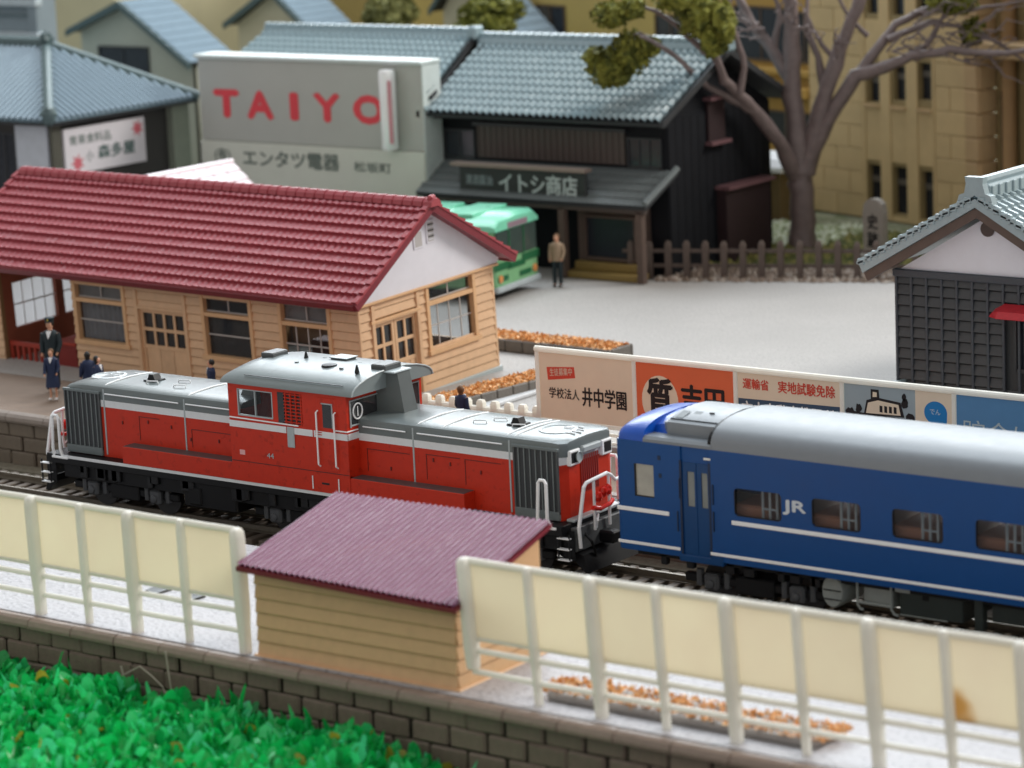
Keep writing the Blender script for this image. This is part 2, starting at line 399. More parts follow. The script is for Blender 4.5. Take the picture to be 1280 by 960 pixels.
q = MB(); q.loft([[(-.24, -.32, zf+.10), (-.24, -.32, zf+.19), (-.24, 2.93, zf+.95), (-.24, 2.93, zf+.86)], [(W+.25, -.32, zf-.07), (W+.25, -.32, zf+.02), (W+.25, 2.93, zf+.95), (W+.25, 2.93, zf+.86)]]); q.v = [(x, y, z-.035) for x, y, z in q.v]; q.build('roof_deck', redverge, sd)

# planter on the front platform
pl = thing('flower_planter', 'low grey planter of orange flakes on the front platform behind the cream fence', 'planter', (15.15, -10.95, 1.0))
MB().box(0, 5.9, -.1, .85, 0, .17, .05).build('planter_box', mat('planter_grey', H('#8e8884'), .6, .15, 3.), pl)
def flakes(x0, x1, y0, y1, z, n, s, jz=.06):
    q = MB()
    for i in range(n):
        c = Vector((random.uniform(x0, x1), random.uniform(y0, y1), z+random.uniform(0, jz)))
        a = Vector([random.gauss(0, 1) for _ in range(3)]).normalized()*s*random.uniform(.5, 1.3); b = Vector([random.gauss(0, 1) for _ in range(3)]).normalized()*s*random.uniform(.5, 1.3)
        q.add([c-a, c+b, c+a, c-b*.8], [(0, 1, 2, 3)])
    return q
flakes(-.3, 6.1, -.05, .95, .15, 1500, .07).build('orange_flakes', orangefl, pl, kind='stuff')

# small dark litter behind the left fence
for i, (x, y, sz, lab) in enumerate(((3.1, -9.0, .32, 'small dark folded scrap behind the left fence, nearer the left'), (4.2, -9.05, .24, 'small dark scrap behind the left fence, nearer the shed'))):
    q = MB(); q.loft([[(x-sz*.6, y-.2, 1.005), (x+sz*.6, y-.3, 1.005), (x+sz*.8, y+.25, 1.005), (x-sz*.5, y+.3, 1.005)], [(x-sz*.5, y-.15, 1.06), (x+sz*.6, y-.25, 1.04), (x+sz*.7, y+.2, 1.05), (x-sz*.4, y+.25, 1.09)]]); tag(q.build('scrap', blacks), lab, 'scrap')

# ------------------------------------------------------------------ grass at the front left
gm = []
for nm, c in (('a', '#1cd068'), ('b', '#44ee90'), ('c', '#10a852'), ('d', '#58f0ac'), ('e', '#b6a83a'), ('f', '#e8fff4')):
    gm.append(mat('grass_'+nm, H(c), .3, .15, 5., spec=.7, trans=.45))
q = MB()
def gh(x, y):   # height of the clump's top
    t = min(1, max(0, (-FY-12.15+0)-0))
    d = max(0., -12.0-y)
    e = max(0., min(1., (14.6-x-(-12.0-y)*-.25)/3.0))
    return -.55+.62*e*min(1, .45+d/1.2)+.10*math.sin(x*1.7)+.08*math.sin(x*3.9+y*2)
for i in range(24000):
    y = random.uniform(-17.5, -11.95); x = random.uniform(-3, 16.5)
    if x > 14.8-(-12-y)*-.2: 
        if random.random() < .6: continue
    h = gh(x, y)-random.random()**1.6*.55
    s = random.choice((random.uniform(.09, .16), random.uniform(.16, .30))); up = Vector((random.gauss(0, .55), random.gauss(0, .55), random.uniform(.5, 1.1))).normalized()
    sd_ = up.cross(Vector([random.gauss(0, 1) for _ in range(3)])).normalized(); nn = up.cross(sd_)
    c = Vector((x, y, h)); L_ = s*random.uniform(.9, 1.9)
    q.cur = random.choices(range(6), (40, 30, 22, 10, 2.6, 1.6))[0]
    if q.cur == 5: s = .07; L_ = .09; c = c+Vector((0, 0, .06))  # near-white flakes put sparkles of light into the grass as colour
    f1 = nn*s*random.uniform(.1, .45); w_ = s*random.uniform(.35, .6)
    if random.random() < .08 and q.cur < 4: w_ *= .4; L_ *= 1.5
    q.add([c, c+sd_*w_*.7+up*L_*.25+f1*.4, c+sd_*w_+up*L_*.6+f1, c+sd_*w_*.5+up*L_*.9+f1*.7, c+up*L_*.98+nn*s*.2, c-sd_*w_*.6+up*L_*.85+f1*.6, c-sd_*w_+up*L_*.5+f1, c-sd_*w_*.6+up*L_*.2+f1*.4, c+up*L_*.5], [(0, 1, 8), (1, 2, 8), (2, 3, 8), (3, 4, 8), (4, 5, 8), (5, 6, 8), (6, 7, 8), (7, 0, 8)])
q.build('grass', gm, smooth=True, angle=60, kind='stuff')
for i, (pts, lab) in enumerate((([(4.99, -12.08, 0.44), (5.07, -12.08, 0.15), (5.05, -12.08, -0.13), (4.94, -12.08, -0.48)], 'thin pale dry twig against the stone wall, leftmost of three'),
        ([(4.82, -12.08, 0.11), (5.18, -12.08, 0.32), (5.54, -12.08, 0.51), (5.86, -12.08, 0.35), (6.14, -12.08, 0.17), (6.31, -12.08, -0.14)], 'thin curved dry twig arching over the grass before the stone wall'),
        ([(6.30, -12.08, 0.93), (6.33, -12.08, 0.59), (6.37, -12.08, 0.26), (6.40, -12.08, -0.20)], 'thin upright dry twig before the wall, nearest the shed'))):
    tag(MB().tube(pts, .022, 5, .014).build('dry_twig', mat('twig', H('#b5aa9e'), .6)), lab, 'twig', 'dry twigs in front of the stone wall')
# ------------------------------------------------------------------ diesel locomotive
lo = thing('diesel_locomotive', 'red and grey centre-cab diesel locomotive with a white band', 'locomotive')
def P(name, mb, m, parent=None, **kw): return mb.build(name, m, parent or lo, **kw)
def BX(name, a, m, b=.012, parent=None): return P(name, MB().box(*a, b), m, parent)
fr = BX('frame', (-8.05, 8.45, -1.38, 1.38, 1.1, 1.335), black)
BX('side_sill', (-7.6, 8.3, -1.22, 1.22, .72, 1.1), black)
for s in (-1, 1): BX('white_stripe', (-7.5, 8.2, s*1.385, s*1.40, 1.265, 1.345), locowhite, .004)
def hood(x0, x1, lc, rc):
    """x0..x1 hood; lc/rc chamfer of the outer end"""
    def ring(x, w_, z0, z1): return [(x, -w_, z0), (x, w_, z0), (x, w_, z1), (x, -w_, z1)]
    def body(z0, z1, wd):
        rs = []
        if lc: rs += [ring(x0, wd-.22, z0, z1), ring(x0+.12, wd, z0, z1)]
        else: rs += [ring(x0, wd, z0, z1)]
        if rc: rs += [ring(x1-.12, wd, z0, z1), ring(x1, wd-.22, z0, z1)]
        else: rs += [ring(x1, wd, z0, z1)]
        return MB().loft(rs)
    P('hood', body(1.34, 2.64, 1.0), locored)
    P('white_band', body(2.641, 2.82, 1.006), locowhite)
    def prof(x, k, wd, dz=0):
        w_ = wd; return [(x, -w_, 2.821), (x, -w_, 3.09+dz*.6), (x, -w_+.03, 3.15+dz), (x, -w_+.11, 3.185+dz), (x, -w_*.5, 3.21+dz), (x, 0, 3.222+dz), (x, w_*.5, 3.21+dz), (x, w_-.11, 3.185+dz), (x, w_-.03, 3.15+dz), (x, w_, 3.09+dz*.6), (x, w_, 2.821)]
    rs = []
    if lc: rs += [prof(x0-.02, 0, .78, -.2), prof(x0+.12, 0, .94, -.1), prof(x0+.3, 0, 1.0, -.05), prof(x0+.75, 0, 1.01, 0)]
    else: rs += [prof(x0, 0, 1.01)]
    if rc: rs += [prof(x1-.30, 0, 1.01, 0), prof(x1-.13, 0, 1.0, -.015), prof(x1-.0, 0, .84, -.03), prof(x1+.02, 0, .8, -.07)]
    else: rs += [prof(x1, 0, 1.01)]
    P('hood_cover', MB().loft(rs), locogrey, smooth=True, angle=28)
hood(-7.70, -1.48, 1, 0); hood(2.27, 8.28, 0, 1)
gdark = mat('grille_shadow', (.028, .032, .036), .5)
for x0, x1 in ((-7.56, -6.35), (6.93, 8.14)):
    g = BX('radiator_grille', (x0, x1, -1.03, -.99, 1.5, 2.98), gdark, .004)
    for a in ((x0-.03, x1+.03, -1.07, -1.0, 1.36, 1.56), (x0-.05, x1+.05, -1.075, -1.0, 2.97, 3.04)): BX('grille_frame', a, locogrey, .008, g)
    for xx in (x0-.035, x1-.02): BX('grille_frame', (xx, xx+.05, -1.06, -1.0, 1.5, 3.0), dkgrey, .008, g)
    n = 7
    for i in range(n):
        xx = x0+(i+.75)*(x1-x0)/(n+.5); BX('grille_bar', (xx-.012, xx+.012, -1.06, -1.02, 1.56, 2.97), mat('bar_grey', H('#7f8889'), .4), .006, g)
for x, z1 in ((-6.2, 3.1), (-3.40, 3.1), (3.93, 3.1), (6.77, 3.1)):
    BX('panel_joint', (x-.022, x+.022, -1.016, -.99, 1.40, 3.1), ltgrey, .004); 
for x0, x1 in ((-6.1, -3.55), (-3.3, -1.6), (2.45, 3.75), (4.1, 6.6)):
    P('hood_rail', MB().tube([(x0, -1.06, 3.0), (x1, -1.06, 3.0)], .017, 6), white)
for x0, x1, z0, z1 in ((-5.0, -4.3, 1.9, 2.5), (-3.2, -1.7, 1.9, 2.35), (2.5, 3.8, 1.92, 2.45), (4.3, 5.3, 1.9, 2.5), (5.45, 6.5, 1.9, 2.5)):
    for a in ((x0, x1, -1.012, -1., z1, z1+.014), (x0, x0+.012, -1.012, -1., z0, z1)): BX('door_seam', a, mat('seam_dark', (.10, .012, .008), .5), 0)
for x, z in ((-5.6, 2.25), (-4.7, 2.35), (-3.9, 2.3), (-2.3, 2.1), (-3.25, 2.05), (3.2, 2.0), (4.5, 2.35), (5.0, 2.3), (5.9, 2.2)):
    BX('latch', (x, x+.035, -1.03, -1., z, z+.09), mat('latch', (.16, .02, .015), .5), .005)
# hood tops: ribs, small vents, headlight pods
for x in (-6.25, -3.35, 4.0, 4.75, 6.62, 6.85):
    P('roof_rib', MB().tube([(x, -.92+.04*0, 3.155), (x, -.8, 3.192), (x, -.45, 3.222), (x, 0, 3.238), (x, .45, 3.222), (x, .85, 3.185)], .022, 6), white)  # white colour paints the glare onto these ribs
for x, y in ((-5.3, -.35), (-4.6, .1), (-4.3, -.4), (5.2, -.3), (5.5, .1), (6.3, -.25)):
    P('lifting_eye', MB().tube([(x, y, 3.215), (x+.02, y, 3.275), (x+.3, y+.1, 3.275), (x+.32, y+.1, 3.215)], .016, 5), white)
for x in (-5.35, 6.3):
    h = BX('headlight_base', (x-.2, x+.2, -.22, .22, 3.20, 3.26), blacks, .02)
    P('headlight_pod', MB().prism([(x-.13, 3.26), (x+.13, 3.26), (x+.07, 3.4), (x-.07, 3.4)], 1, -.12, .12), blacks, h)
P('radiator_fan', MB().lathe([(.46, 0), (.46, .03), (.38, .04), (.36, .02)], (7.45, 0, 3.20), 2, 24), ltgrey); P('radiator_fan', MB().lathe([(.46, 0), (.46, .03), (.38, .04), (.36, .02)], (-6.95, 0, 3.19), 2, 24), ltgrey)
for i in range(9):
    xx = 7.05+random.random()*.85; yy = random.uniform(-.45, .45); BX('vent_slat', (xx, xx+.26, yy, yy+.03, 3.215, 3.24), white, .004)  # white bars strewn at random, glints put in as colour
for i in range(9):
    xx = -7.3+random.random()*.8; yy = random.uniform(-.5, .5); BX('vent_slat', (xx, xx+.26, yy, yy+.03, 3.205, 3.23), white, .004)
# right end face
e = BX('end_light_box', (8.24, 8.36, -.82, -.42, 2.60, 2.96), white, .02); BX('light_recess', (8.345, 8.37, -.78, -.50, 2.66, 2.91), blacks, .01, e)
P('headlight', MB().lathe([(.0, 0), (.10, 0), (.13, .05), (.12, .06), (.1, .03), (0, .02)], (8.36, -.52, 2.78), 0, 14), ltgrey, e, smooth=True)
e = BX('end_light_box', (8.24, 8.36, .42, .82, 2.60, 2.96), white, .02); BX('light_recess', (8.345, 8.37, .50, .78, 2.66, 2.91), blacks, .01, e)
BX('end_grille_top', (8.26, 8.40, -.36, .36, 2.82, 2.98), ltgrey, .03)
for i in range(9): BX('end_louvre', (8.285, 8.305, -.34+i*.08, -.30+i*.08, 1.9, 2.75), mat('red_shade', (.32, .025, .02), .45), .004)
BX('end_step', (8.28, 8.5, -.95, .95, 1.34, 1.40), ltgrey, .01)
# side tanks
for a, b_ in (((-5.27, -1.5), None), ((2.27, 5.70), None)):
    t_ = BX('side_box', (a[0], a[1], -1.41, -1.0, 1.35, 1.79), locored, .012); BX('side_box_top', (a[0]+.03, a[1]-.02, -1.39, -1.0, 1.79, 1.80), dkgrey, 0, t_)
    BX('side_box', (a[0], a[1], 1.0, 1.41, 1.35, 1.79), locored, .012)
# cab
wins = [(-1.18, -.08, 3.02, 3.66), (.10, .88, 2.94, 3.70)]
cw = MB(); T = mapper((0, -1.36, 0), (1, 0, 0), (0, 0, 1), (0, -1, 0))
holes(cw, T, -1.50, 2.27, 1.36, 3.86, wins+[(1.53, 1.82, 2.96, 3.54)], 0, .06)
T2 = mapper((0, 1.36, 0), (1, 0, 0), (0, 0, 1), (0, 1, 0)); holes(cw, T2, -1.5, 2.27, 1.36, 3.86, wins, 0, .06)
fwin = [(-1.30, -.27, 3.04, 3.66), (.27, 1.30, 3.04, 3.66)]
for xx, d_ in ((2.21, 1), (-1.5, 1)):
    T3 = mapper((xx, 0, 0), (0, 1, 0), (0, 0, 1), (d_, 0, 0)); holes(cw, T3, -1.36, 1.36, 1.36, 3.86, fwin, 0, .06); cw.prism([(-1.36, 3.86), (-1.33, 3.93), (-1.2, 4.0), (-.9, 4.08), (0, 4.18), (.9, 4.08), (1.2, 4.0), (1.33, 3.93), (1.36, 3.86)], 0, xx, xx+.06)
P('cab', cw, locored)
BX('cab_floor', (-1.45, 2.2, -1.35, 1.35, 2.4, 2.5), dkgrey); BX('control_desk', (-.4, 1.0, -.4, .7, 2.5, 3.3), mat('desk_green', H('#6f8a72'), .6))
w1 = BX('cab_window', (-1.18, -.08, -1.385, -1.375, 3.02, 3.66), gls, 0)
for a in ((-1.2, -.06, -1.435, -1.37, 3.0, 3.035), (-.645, -.615, -1.43, -1.37, 3.03, 3.66), (-1.2, -1.17, -1.43, -1.37, 3.03, 3.66), (-.09, -.06, -1.43, -1.37, 3.03, 3.66), (-1.2, -.06, -1.43, -1.37, 3.645, 3.67)): BX('window_frame', a, ltgrey, .004, w1)
w2 = BX('louvre_window', (.10, .88, -1.39, -1.38, 2.94, 3.70), gdark, 0)
for i in range(4): BX('louvre_bar', (.34+i*.165, .37+i*.165, -1.435, -1.38, 2.94, 3.7), locored, .004, w2)
for i in range(9): BX('louvre_bar', (.3, .88, -1.428, -1.38, 2.97+i*.085, 3.0+i*.085), locored, .004, w2)
BX('window_frame', (.1, .3, -1.42, -1.385, 2.94, 3.7), glsd, .002, w2)
for a in ((-1.5, .34, 2.70, 2.86), (.60, 1.18, 2.70, 2.86), (1.22, 2.27, 2.70, 2.86)): BX('cab_white_band', (a[0], a[1], -1.434, -1.40, a[2], a[3]), locowhite, .004)
BX('cab_white_band', (2.26, 2.278, -1.40, -1.0, 2.70, 2.86), locowhite, .003)
P('rain_gutter', MB().tube([(-1.47, -1.44, 2.94), (.75, -1.44, 2.92)], .018, 6), white); P('rain_gutter', MB().tube([(1.92, -1.44, 2.92), (2.28, -1.44, 2.92), (2.29, -1.05, 2.92)], .018, 6), white)
BX('number_plate', (.37, .60, -1.45, -1.42, 2.36, 2.87), ltgrey, .02)
text('44', lo, (-.33, -1.425, 2.02), (1, 0, 0), (0, 0, 1), .22, .13, ltgrey, .01, .004)
pk = BX('builder_plate', (-1.22, -1.05, -1.428, -1.415, 2.02, 2.14), mat('pinkish', H('#e8b0b0'), .6), .002)
dr = BX('cab_door', (1.36, 1.96, -1.428, -1.415, 1.90, 3.69), locored, .01)
BX('door_window', (1.53, 1.82, -1.436, -1.43, 2.96, 3.54), glsd, 0, dr)
for a in ((1.50, 1.85, -1.45, -1.41, 3.53, 3.56), (1.82, 1.85, -1.45, -1.41, 2.95, 3.53)): BX('window_frame', a, ltgrey, .006, dr)
for x in (1.38, 1.93): P('handrail', MB().tube([(x, -1.43, 3.36), (x, -1.50, 3.33), (x, -1.50, 2.05), (x, -1.43, 2.0)], .022, 7), white, dr)
for a in ((1.28, 1.48, -1.445, -1.42, 2.765, 2.785), (1.28, 1.48, -1.445, -1.42, 2.82, 2.84)): BX('door_handle', a, locored, .004, dr)
BX('cab_sill', (-1.5, 2.27, -1.425, -1.40, 1.845, 1.865), mat('seam_dark', (.1, .01, .01)), 0)
sk = BX('cab_skirt', (-1.5, 2.27, -1.41, -1.30, 1.345, 1.84), locored)
for x in (1.11, 1.93): P('step_rail', MB().tube([(x, -1.44, 1.74), (x, -1.44, 1.42)], .016, 6), white, sk)
BX('step_notch', (1.38, 1.62, -1.425, -1.405, 1.55, 1.60), blacks, .004, sk)
for s in (-1, 1):
    fw = BX('front_window', (2.262, 2.275, s*.27, s*1.30, 3.04, 3.66), glsd, 0)
    y0, y1 = sorted((s*.27, s*1.30))
    P('window_frame', MB().tube([(2.285, y0, 3.04), (2.285, y1, 3.04), (2.285, y1, 3.64), (2.285, y0, 3.64), (2.285, y0, 3.0)], .022, 6), ltgrey, fw)
    c = (2.29, s*.85-(.18 if s < 0 else -.05), 3.36)
    P('clear_view_ring', MB().tube([(c[0], c[1]+.17*math.cos(a*.3927), c[2]+.19*math.sin(a*.3927)) for a in range(17)], .02, 6), white, fw)
    BX('wiper', (2.29, 2.30, c[1]-.015, c[1]+.015, c[2]-.12, c[2]+.12), white, .004, fw)
# cab roof
def crp(x, k, dz=0): return [(x, y*k, z+dz) for y, z in ((-1.53, 3.80), (-1.53, 3.84), (-1.49, 3.92), (-1.40, 4.0), (-1.25, 4.07), (-.95, 4.155), (-.5, 4.225), (0, 4.25), (.5, 4.225), (.95, 4.155), (1.25, 4.07), (1.4, 4.0), (1.49, 3.92), (1.53, 3.84), (1.53, 3.80))]
rf = P('cab_roof', MB().loft([[(x, y, 3.78+(z-3.78)*.25) for x, y, z in crp(-1.75, .93)], [(x, y, 3.79+(z-3.79)*.62) for x, y, z in crp(-1.68, .97)], [(x, y, 3.8+(z-3.8)*.87) for x, y, z in crp(-1.48, .99)], crp(-1.1, 1), crp(2.25, 1), [(x, y, 3.80+(z-3.80)*1.0) for x, y, z in crp(2.55, 1)]]), mat('cab_roof_grey', H('#7f898b'), .36, .06), smooth=True, angle=30)
BX('roof_seam', (-.93, 2.2, -1.425, -1.40, 4.02, 4.035), blacks, 0, rf)
P('roof_edge', MB().tube([(2.56, y, z-.005) for y, z in ((-1.53, 3.82), (-1.49, 3.92), (-1.40, 4.0), (-1.25, 4.07), (-.95, 4.155), (-.5, 4.225), (0, 4.25), (.5, 4.225), (.95, 4.155), (1.25, 4.07), (1.4, 4.0), (1.49, 3.92), (1.53, 3.82))], .022, 6), ltgrey, rf)
BX('exhaust_top', (-1.38, -.98, -.3, .3, 4.20, 4.34), dkgrey, .03, rf); BX('exhaust_top', (2.15, 2.6, -.32, .32, 4.2, 4.35), dkgrey, .03, rf)
st = P('exhaust_stack', MB().loft([[(2.27, -.30, 3.18), (3.05, -.20, 3.18), (3.05, .30, 3.18), (2.27, .30, 3.18)], [(2.27, -.28, 4.18), (2.86, -.18, 4.18), (2.86, .28, 4.18), (2.27, .28, 4.18)]]), mat('stack_grey', H('#5f6667'), .38))
BX('stack_cap', (2.5, 2.9, -.34, .34, 4.17, 4.215), ltgrey, .02)
P('exhaust_stack', MB().loft([[(-1.5, -.4, 3.18), (-2.1, -.34, 3.18), (-2.1, .34, 3.18), (-1.5, .4, 3.18)], [(-1.5, -.4, 3.8), (-1.8, -.30, 3.8), (-1.8, .30, 3.8), (-1.5, .4, 3.8)]]), mat('stack_grey', H('#5f6667'), .38))
for x, y in ((-.15, .0), (2.1, -.75)):
    P('horn', MB().lathe([(.06, 0), (.06, .05), (.02, .2), (0, .21)], (x, y, 4.2), 2, 10), blacks, rf)
BX('roof_vent', (.5, 1.0, .15, .55, 4.22, 4.28), dkgrey, .02, rf); BX('roof_vent_lid', (.47, 1.03, .12, .58, 4.28, 4.30), ltgrey, .008, rf)
P('roof_hatch', MB().lathe([(.2, 0), (.19, .05), (.1, .07), (0, .07)], (.95, -.42, 4.21), 2, 14), blacks, rf)
for x, y in ((-.1, -.5), (.2, .2), (1.4, -.6), (1.4, .1), (.25, .55)): BX('roof_lug', (x, x+.1, y, y+.07, 4.16, 4.25), locogrey, .01, rf)
# wheels, bogies
def bogie(x, wb, parent, wr=.43, big=True):
    b = BX('bogie', (x-wb/2-.75, x+wb/2+.75, -1.05, -.88, .42, .62), black, .03, parent)
    BX('bogie_frame', (x-.5, x+.5, -1.1, 1.1, .3, .7), black, .03, b)
    BX('bogie_frame', (x-wb/2-.75, x+wb/2+.75, .88, 1.05, .42, .62), black, .03, b)
    for s in (-1, 1):
        xx = x+s*wb/2
        w_ = P('wheel', MB().lathe([(0, .11), (.12, .12), (.14, .05), (wr-.09, .04), (wr-.07, .09), (wr, .09), (wr+.01, -.02), (wr+.06, -.05), (wr+.05, -.08), (0, -.08)], (xx, -.60, wr), 1, 20), mat('wheel_dark', (.05, .05, .052), .4, metal=.4), b)
        w_.scale.y = 1
        P('wheel', MB().lathe([(0, .11), (wr-.09, .04), (wr, .09), (wr+.05, -.05), (0, -.08)], (xx, .60, wr), 1, 20), mat('wheel_dark', (.05, .05, .052)), b)
        BX('axle_box', (xx-.19, xx+.19, -1.16, -.95, .3, .68), mat('axlebox', (.075, .08, .088), .4), .05, b)
        P('axle_cap', MB().lathe([(0, 0), (.11, 0), (.09, -.04), (0, -.05)], (xx, -1.16, .46), 1, 10), mat('axlebox', (.07, .07, .075)), b)
        for d in (-.36, .36): P('spring', MB().lathe([(.09, -.18), (.09, .18)], (xx+d, -1.0, .55), 2, 8), mat('axlebox', (.07, .07, .075)), b)
    return b
bogie(-5.6, 2.2, lo); bogie(.5, 1.9, lo); bogie(6.1, 2.2, lo)
BX('fuel_tank', (-3.4, -1.6, -1.25, 1.25, .42, 1.12), black, .05); BX('air_tank', (-3.2, -2.75, -1.3, -1.2, .5, .95), black, .04); BX('fuel_tank', (2.3, 4.0, -1.25, 1.25, .42, 1.12), black, .05)
for i in range(26):
    x = random.uniform(-7.2, 7.8); BX('underframe_box', (x, x+random.uniform(.12, .45), -1.3, -1.16, random.uniform(.75, .9), 1.12), blacks, .02)
for s, xb in ((1, 8.45), (-1, -8.12)):
    bm_ = BX('buffer_beam', (xb, xb+s*.16, -1.05, 1.05, .68, 1.24), mat('beam_grey', H('#55585a'), .55, .4, 8.), .02)
    P('coupler', MB().box(xb+s*.1, xb+s*.55, -.16, .16, .72, 1.0, .04), black, bm_)
    P('snow_plough', MB().prism([(xb, .66), (xb+s*.3, .62), (xb+s*.45, .22), (xb+s*.36, .2), (xb, .5)], 1, -1.0, 1.0), black, bm_)
    for sy in (-1, 1):
        x0, x1 = sorted((xb-s*.15, xb+s*.18))
        stp = BX('ladder', (x0, x0+.03, sy*1.36, sy*1.32, .5, 1.15), blacks, .006); BX('ladder_side', (x1-.03, x1, sy*1.36, sy*1.32, .5, 1.15), blacks, .006, stp)
        for z in (.54, .79, 1.04): BX('ladder_rung', (x0, x1, sy*1.385, sy*1.26, z, z+.028), white, .006, stp)
        BX('ladder_back', (x0, x1, sy*1.15, sy*1.14, .5, 1.2), black, 0, stp)
        x = xb-s*.50
        P('handrail', MB().tube([(x-.14, sy*1.37, 1.30), (x-.15, sy*1.40, 1.48), (x-.10, sy*1.40, 2.3), (x-.05, sy*1.40, 2.37), (x+.07, sy*1.40, 2.37), (x+.12, sy*1.40, 2.3), (x+.12, sy*1.40, 1.48), (x+.16, sy*1.37, 1.28)], .04, 8), white)
        BX('handrail_foot', (x-.2, x+.36, sy*1.42, sy*1.2, 1.24, 1.30), white, .01)
    x = xb+s*.24
    P('handrail', MB().tube([(x, -1.0, .78), (x+.0, -1.04, 1.25), (x, -.80, 2.16), (x, -.70, 2.24), (x, .1, 2.30), (x, .26, 2.22), (x, .42, 2.08), (x, .9, 2.1), (x, 1.0, 1.3), (x, .98, .8)], .044, 8), white)
    for y in (-.42, .16): P('handrail_post', MB().tube([(x, y, 1.08), (x+s*.02, y-.02, 1.5), (x, y, 2.26)], .036, 7), white)
    P('jumper_hose', MB().tube([(x+s*.03, -.52, 1.62), (x+s*.08, -.3, 1.56), (x+s*.08, .1, 1.60), (x+s*.03, .25, 1.64)], .055, 8), redp)
    q = MB(); 
    for y in (-.3, -.1, .08): q.blob((x+s*.04, y, 1.88+.05*math.cos(y*9)), (.09, .12, .13), 8, .1)
    P('marker_lamp', q, redp)
    P('jumper_hose', MB().tube([(x, -.35, 1.12), (x+s*.06, -.4, 1.3), (x, -.28, 1.42)], .025, 6), white)
    P('brake_hose', MB().tube([(x-.1*s, -.7, 1.05), (x+s*.1, -.72, .9), (x+s*.12, -.6, .6), (x+s*.05, -.5, .4)], .035, 6), black)

# ------------------------------------------------------------------ blue coach
co = thing('passenger_coach', 'blue sleeping coach with white lines and a silver roof', 'coach')
XE, XL = 10.06, 30.4
def Q(name, mb, m, parent=None, **kw): return mb.build(name, m, parent or co, **kw)
def QB(name, a, m, b=.01, parent=None): return Q(name, MB().box(*a, b), m, parent)
cwin = [(10.56, 11.08, 2.32, 3.06)]; bays = []
x = 13.17
for i in range(9):
    bays.append(x); cwin.append((x, x+1.2, 2.17, 2.79)); x += 1.955
door_holes = [(11.95, 12.15, 2.17, 3.08), (12.31, 12.50, 2.17, 3.10)]
side = MB(); T = mapper((0, -1.39, 0), (1, 0, 0), (0, 0, 1), (0, -1, 0))
holes(side, T, XE+.12, 11.80, 1.08, 3.57, cwin, 0, .06); holes(side, T, 11.80, 12.55, 1.08, 3.57, door_holes, -.03, .02); holes(side, T, 12.55, XL, 1.08, 3.57, cwin, 0, .06)
T2 = mapper((0, 1.39, 0), (1, 0, 0), (0, 0, 1), (0, 1, 0)); fw_ = [(b-.1, b+1.3, 1.9, 3.15) for b in bays]; holes(side, T2, XE+.12, XL, 1.08, 3.57, fw_, 0, .06)
side.loft([[(XE+.12, -1.45, 1.08), (XE+.12, -1.45, 3.57), (XE+.12, 1.45, 3.57), (XE+.12, 1.45, 1.08)][::1], [(XE+.03, -1.40, 1.08), (XE+.03, -1.40, 3.57), (XE+.03, 1.40, 3.57), (XE+.03, 1.40, 1.08)], [(XE, -1.28, 1.08), (XE, -1.28, 3.57), (XE, 1.28, 3.57), (XE, 1.28, 1.08)]])
Q('body', side, blue)
QB('floor', (XE+.1, XL, -1.38, 1.38, 1.08, 1.2), blacks)
# window glass, interiors
for i, (a, b_, c, d) in enumerate(cwin):
    wn = QB('window', (a-.01, b_+.01, -1.405, -1.398, c-.01, d+.01), gls if i else mat('blind_glass', H('#b4b3a8'), .25, .25, 2.), 0)
    QB('window_gasket', (a-.02, a+.025, -1.447, -1.40, c-.02, d+.02), blacks, .005, wn); QB('window_gasket', (a-.02, b_+.02, -1.447, -1.40, c-.02, c+.02), blacks, .005, wn)
    # rounded corners
    if i:
        for cx, cz, sx, sz in ((a, c, 1, 1), (b_, c, -1, 1), (a, d, 1, -1), (b_, d, -1, -1)):
            r_ = .10; pts = [(cx, cz)]+[(cx+sx*r_*(1-math.cos(t)), cz+sz*r_*(1-math.sin(t))) for t in [k*math.pi/8 for k in range(5)]]
            q = MB().loft([[(p[0], -1.449, p[1]) for p in pts], [(p[0], -1.392, p[1]) for p in pts]]); Q('window_corner', q, blue, wn)
for i, b in enumerate(bays):
    QB('berth', (b-.2, b+.72, -1.2, .55, 1.95, 2.36), brownin, .05); QB('partition', (b+1.35, b+1.42, -1.3, .6, 1.2, 3.5), mat('partition', H('#a09a96'), .7), .01)
    ld = QB('ladder', (b+.60, b+.66, -1.30, -1.26, 1.6, 3.4), greyin, .01); 
    for dx in (.78, .96): QB('ladder_rail', (b+dx, b+dx+.06, -1.30, -1.26, 1.6, 3.4), greyin, .01, ld)
    for z in (2.34, 2.95): QB('ladder_rung', (b+.62, b+1.0, -1.29, -1.27, z, z+.045), greyin, .006, ld)
QB('ceiling', (XE+.2, XL, -1.38, 1.38, 3.30, 3.34), mat('ceiling_cream', H('#c8c0b4'), .7), .0)
QB('corridor_wall', (XE+.2, XL, .6, .64, 1.2, 2.1), mat('partition', H('#a09a96')), 0)
QB('end_curtain', (10.5, 11.12, -1.34, -1.31, 2.25, 3.1), mat('blind_grey', H('#cfcdc4'), .6, .2, 2.), .01); QB('door_backing', (11.86, 12.52, -1.36, -1.34, 2.0, 3.2), mat('blind_grey', H('#cfcdc4')), 0)
